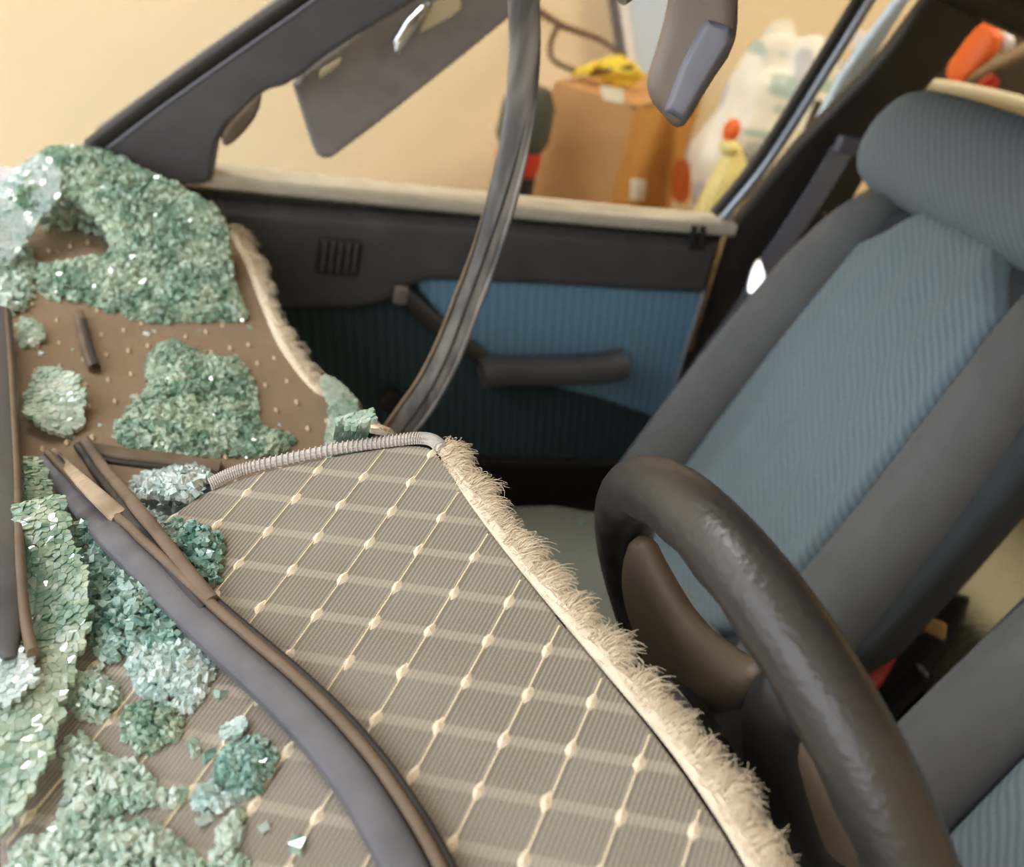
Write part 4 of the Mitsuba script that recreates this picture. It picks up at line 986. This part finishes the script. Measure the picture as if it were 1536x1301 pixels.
# on top of the box
def on_box(px, py, back=.14):
    p = on(px, py, C0 + np.array([0, 0, HH]), (0, 0, 1)); return p
cloths = thing('work_glove', 'crumpled yellow glove lying on top of the cardboard box', 'glove')
yb = onY(922, 84, 1.98)
part(cloths, 'palm', blob((yb[0], 1.93, ZT + .054), 1.0, 21, .2, 2.2, 3, (.075, .05, .04)), 'm_yellow', smooth=True)
for k in range(4):
    a = -.5 + .33 * k
    part(cloths, 'finger', tube(smooth_path([(yb[0] - .05, 1.93, ZT + .04), (yb[0] - .09, 1.93 - a * .05, ZT + .035 + .01 * k), (yb[0] - .13, 1.92 - a * .10, ZT + .02 + .008 * k)], 8), .013, 8, scale=np.linspace(1, .75, 8)), 'm_yellow')
tw = thing('branch', 'bent brown branch lying behind the yellow glove', 'branch')
tpts = [onY(x, y, v) for x, y, v in [(795, 8, 2.43), (838, 36, 2.30), (868, 48, 2.20), (900, 60, 2.08), (935, 84, 1.96)]]
part(tw, 'stem', tube(smooth_path(tpts, 30), .011, 8, scale=np.linspace(1.1, .6, 30)), 'm_twig')
part(tw, 'twig', tube(smooth_path([tpts[1], onY(826, 66, 2.2), onY(832, 92, 2.05), onY(880, 108, 1.92), onY(950, 100, 1.88)], 30), .009, 8, scale=np.linspace(1.1, .7, 30)), 'm_twig')
bd = thing('board', 'pale blue board with white edge leaning on the wall behind the box', 'board')
BF = frame((0, 2.26, 0), (0, -1, .10))
bb = [(905, -120), (935, 62), (1010, 62), (1030, -120)]
part(bd, 'sheet', panel([(918, -120), (974, 250), (1040, 250), (1012, -120)], BF, .006, .008, .004, .02, 0), 'm_board')
BF2 = (BF[0] + BF[3] * .008,) + BF[1:]
part(bd, 'edge_strip', panel([(908, -120), (964, 250), (978, 250), (924, -120)], BF2, .006, .02, .004, .02, 0), 'm_white', label='white edge')
part(bd, 'dark_frame', panel([(896, -120), (952, 250), (964, 250), (908, -120)], BF2, .008, .02, .004, .02, 0), 'm_trim', label='dark frame')
# black and red tool left of the box
tl = thing('power_tool', 'black power tool with red grip standing left of the cardboard box', 'tool')
tp = onY(785, 200, 1.74); tz = onY(785, 122, 1.74)[2]
part(tl, 'motor', lathe([(0, 0), (.06, 0), (.075, .03), (.072, .12), (.05, .165), (0, .175)], (tp[0], 1.74, tz - .175)), 'm_olive', label='rounded dark motor head')
part(tl, 'grip', lathe([(0, 0), (.058, 0), (.064, .03), (.06, .07), (0, .07)], (tp[0], 1.74, tz - .24)), 'm_red', label='red band')
part(tl, 'body', lathe([(0, 0), (.07, 0), (.075, .02), (.058, max(.05, tz - .24 - BZ)), (0, max(.05, tz - .24 - BZ))], (tp[0], 1.74, BZ)), 'm_black')
part(tl, 'trigger', rbox(frame((tp[0] - .055, 1.67, tz - .20), (0, -1, 0)), .045, .075, .03, .008), 'm_red', label='red trigger block')
# seen through the narrow gap beside the door pillar and the rear window
def bottle(px, py, Y, top_m, body_m, lab, w=.035, hcap=.05):
    p = onY(px, py, Y); h = max(.08, p[2] - BZ)
    b = thing('bottle', lab, 'bottle')
    part(b, 'body', lathe([(0, 0), (w, 0), (w, h * .70), (w * .45, h * .86), (w * .45, h - hcap * .5), (0, h - hcap * .5)], (p[0], Y, BZ)), body_m)
    part(b, 'cap', lathe([(0, 0), (w * .62, 0), (w * .55, hcap), (0, hcap)], (p[0], Y, BZ + h - hcap * .5)), top_m, label='cap of the bottle')
bottle(1250, 118, 1.95, 'm_orange', 'm_teal', 'teal bottle with orange cap seen in the gap beside the door pillar', .05, .07)
bottle(1292, 62, 2.10, 'm_white', 'm_cream', 'whitish bottle seen in the gap above the teal bottle', .05, .06)
p = onY(1219, 205, 1.52); q = onY(1222, 150, 1.52)
ct = thing('carton', 'cream carton under the dark jar in the gap beside the door pillar', 'box')
part(ct, 'body', box(p[0] - .06, p[0] + .10, 1.46, 1.60, BZ, p[2]), 'm_cream')
part(ct, 'lid_flap', box(p[0] - .063, p[0] + .103, 1.457, 1.603, p[2] - .03, p[2] + .001), 'm_cream')
dk = thing('jar', 'dark brown jar in the gap beside the door pillar', 'jar')
hj = q[2] - p[2]
part(dk, 'body', lathe([(0, 0), (.036, 0), (.040, .01), (.036, hj), (0, hj)], (p[0] + .012, 1.52, p[2] + .001)), 'm_brown')
part(dk, 'lid', lathe([(0, 0), (.037, 0), (.034, .014), (0, .014)], (p[0] + .012, 1.52, p[2] + hj + .001)), 'm_cream')
pl = thing('plank', 'pale blue plank leaning up behind the far door pillar', 'plank')
PLF = frame((0, 1.30, 0), (0, -1, -.05))
part(pl, 'face', panel([(1218, 192), (1259, 114), (1299, 57), (1342, 0), (1392, -70), (1440, -70), (1362, 0), (1327, 57), (1299, 102), (1235, 190)], frame((0, .90, .95), (0, -1, -.2)), .008, .012, .006, .012, 0), 'm_board')
org = thing('canister', 'bright orange canister with white cap seen through the rear side window', 'canister')
OF = frame((0, 1.25, 0), (-.2, -1, 0))
part(org, 'body', panel([(1425, 112), (1445, 70), (1472, 30), (1498, 40), (1486, 84), (1450, 108), (1428, 130)], OF, .05, .05, .03, .012, 1), 'm_orange')
part(org, 'cap', panel([(1490, 44), (1512, 42), (1514, 70), (1488, 84), (1484, 66)], OF, .045, .045, .02, .01, 1), 'm_white', label='white cap')
hs = thing('tool_handle', 'slanting wooden handle in front of the orange canister', 'tool')
part(hs, 'shaft', tube(smooth_path([onY(x, y, 1.12) for x, y in [(1395, 142), (1440, 122), (1500, 92), (1580, 55)]], 16), .016, 10), 'm_wood')
rb_ = thing('pouch', 'dull red pouch under the wooden handle behind the headrest', 'pouch')
part(rb_, 'body', panel([(1455, 140), (1478, 118), (1496, 108), (1492, 134), (1470, 152)], frame((0, 1.15, 0), (0, -1, 0)), .02, .02, .015, .01, 1), 'm_red')

cbn = thing('storage_bin', 'dark brown storage bin behind the wooden handle', 'bin')
part(cbn, 'body', panel([(1492, 96), (1640, 40), (1640, 260), (1480, 230)], frame((0, 1.32, 0), (0, -1, 0)), .01, .25, .02, .03, 0), 'm_brown')
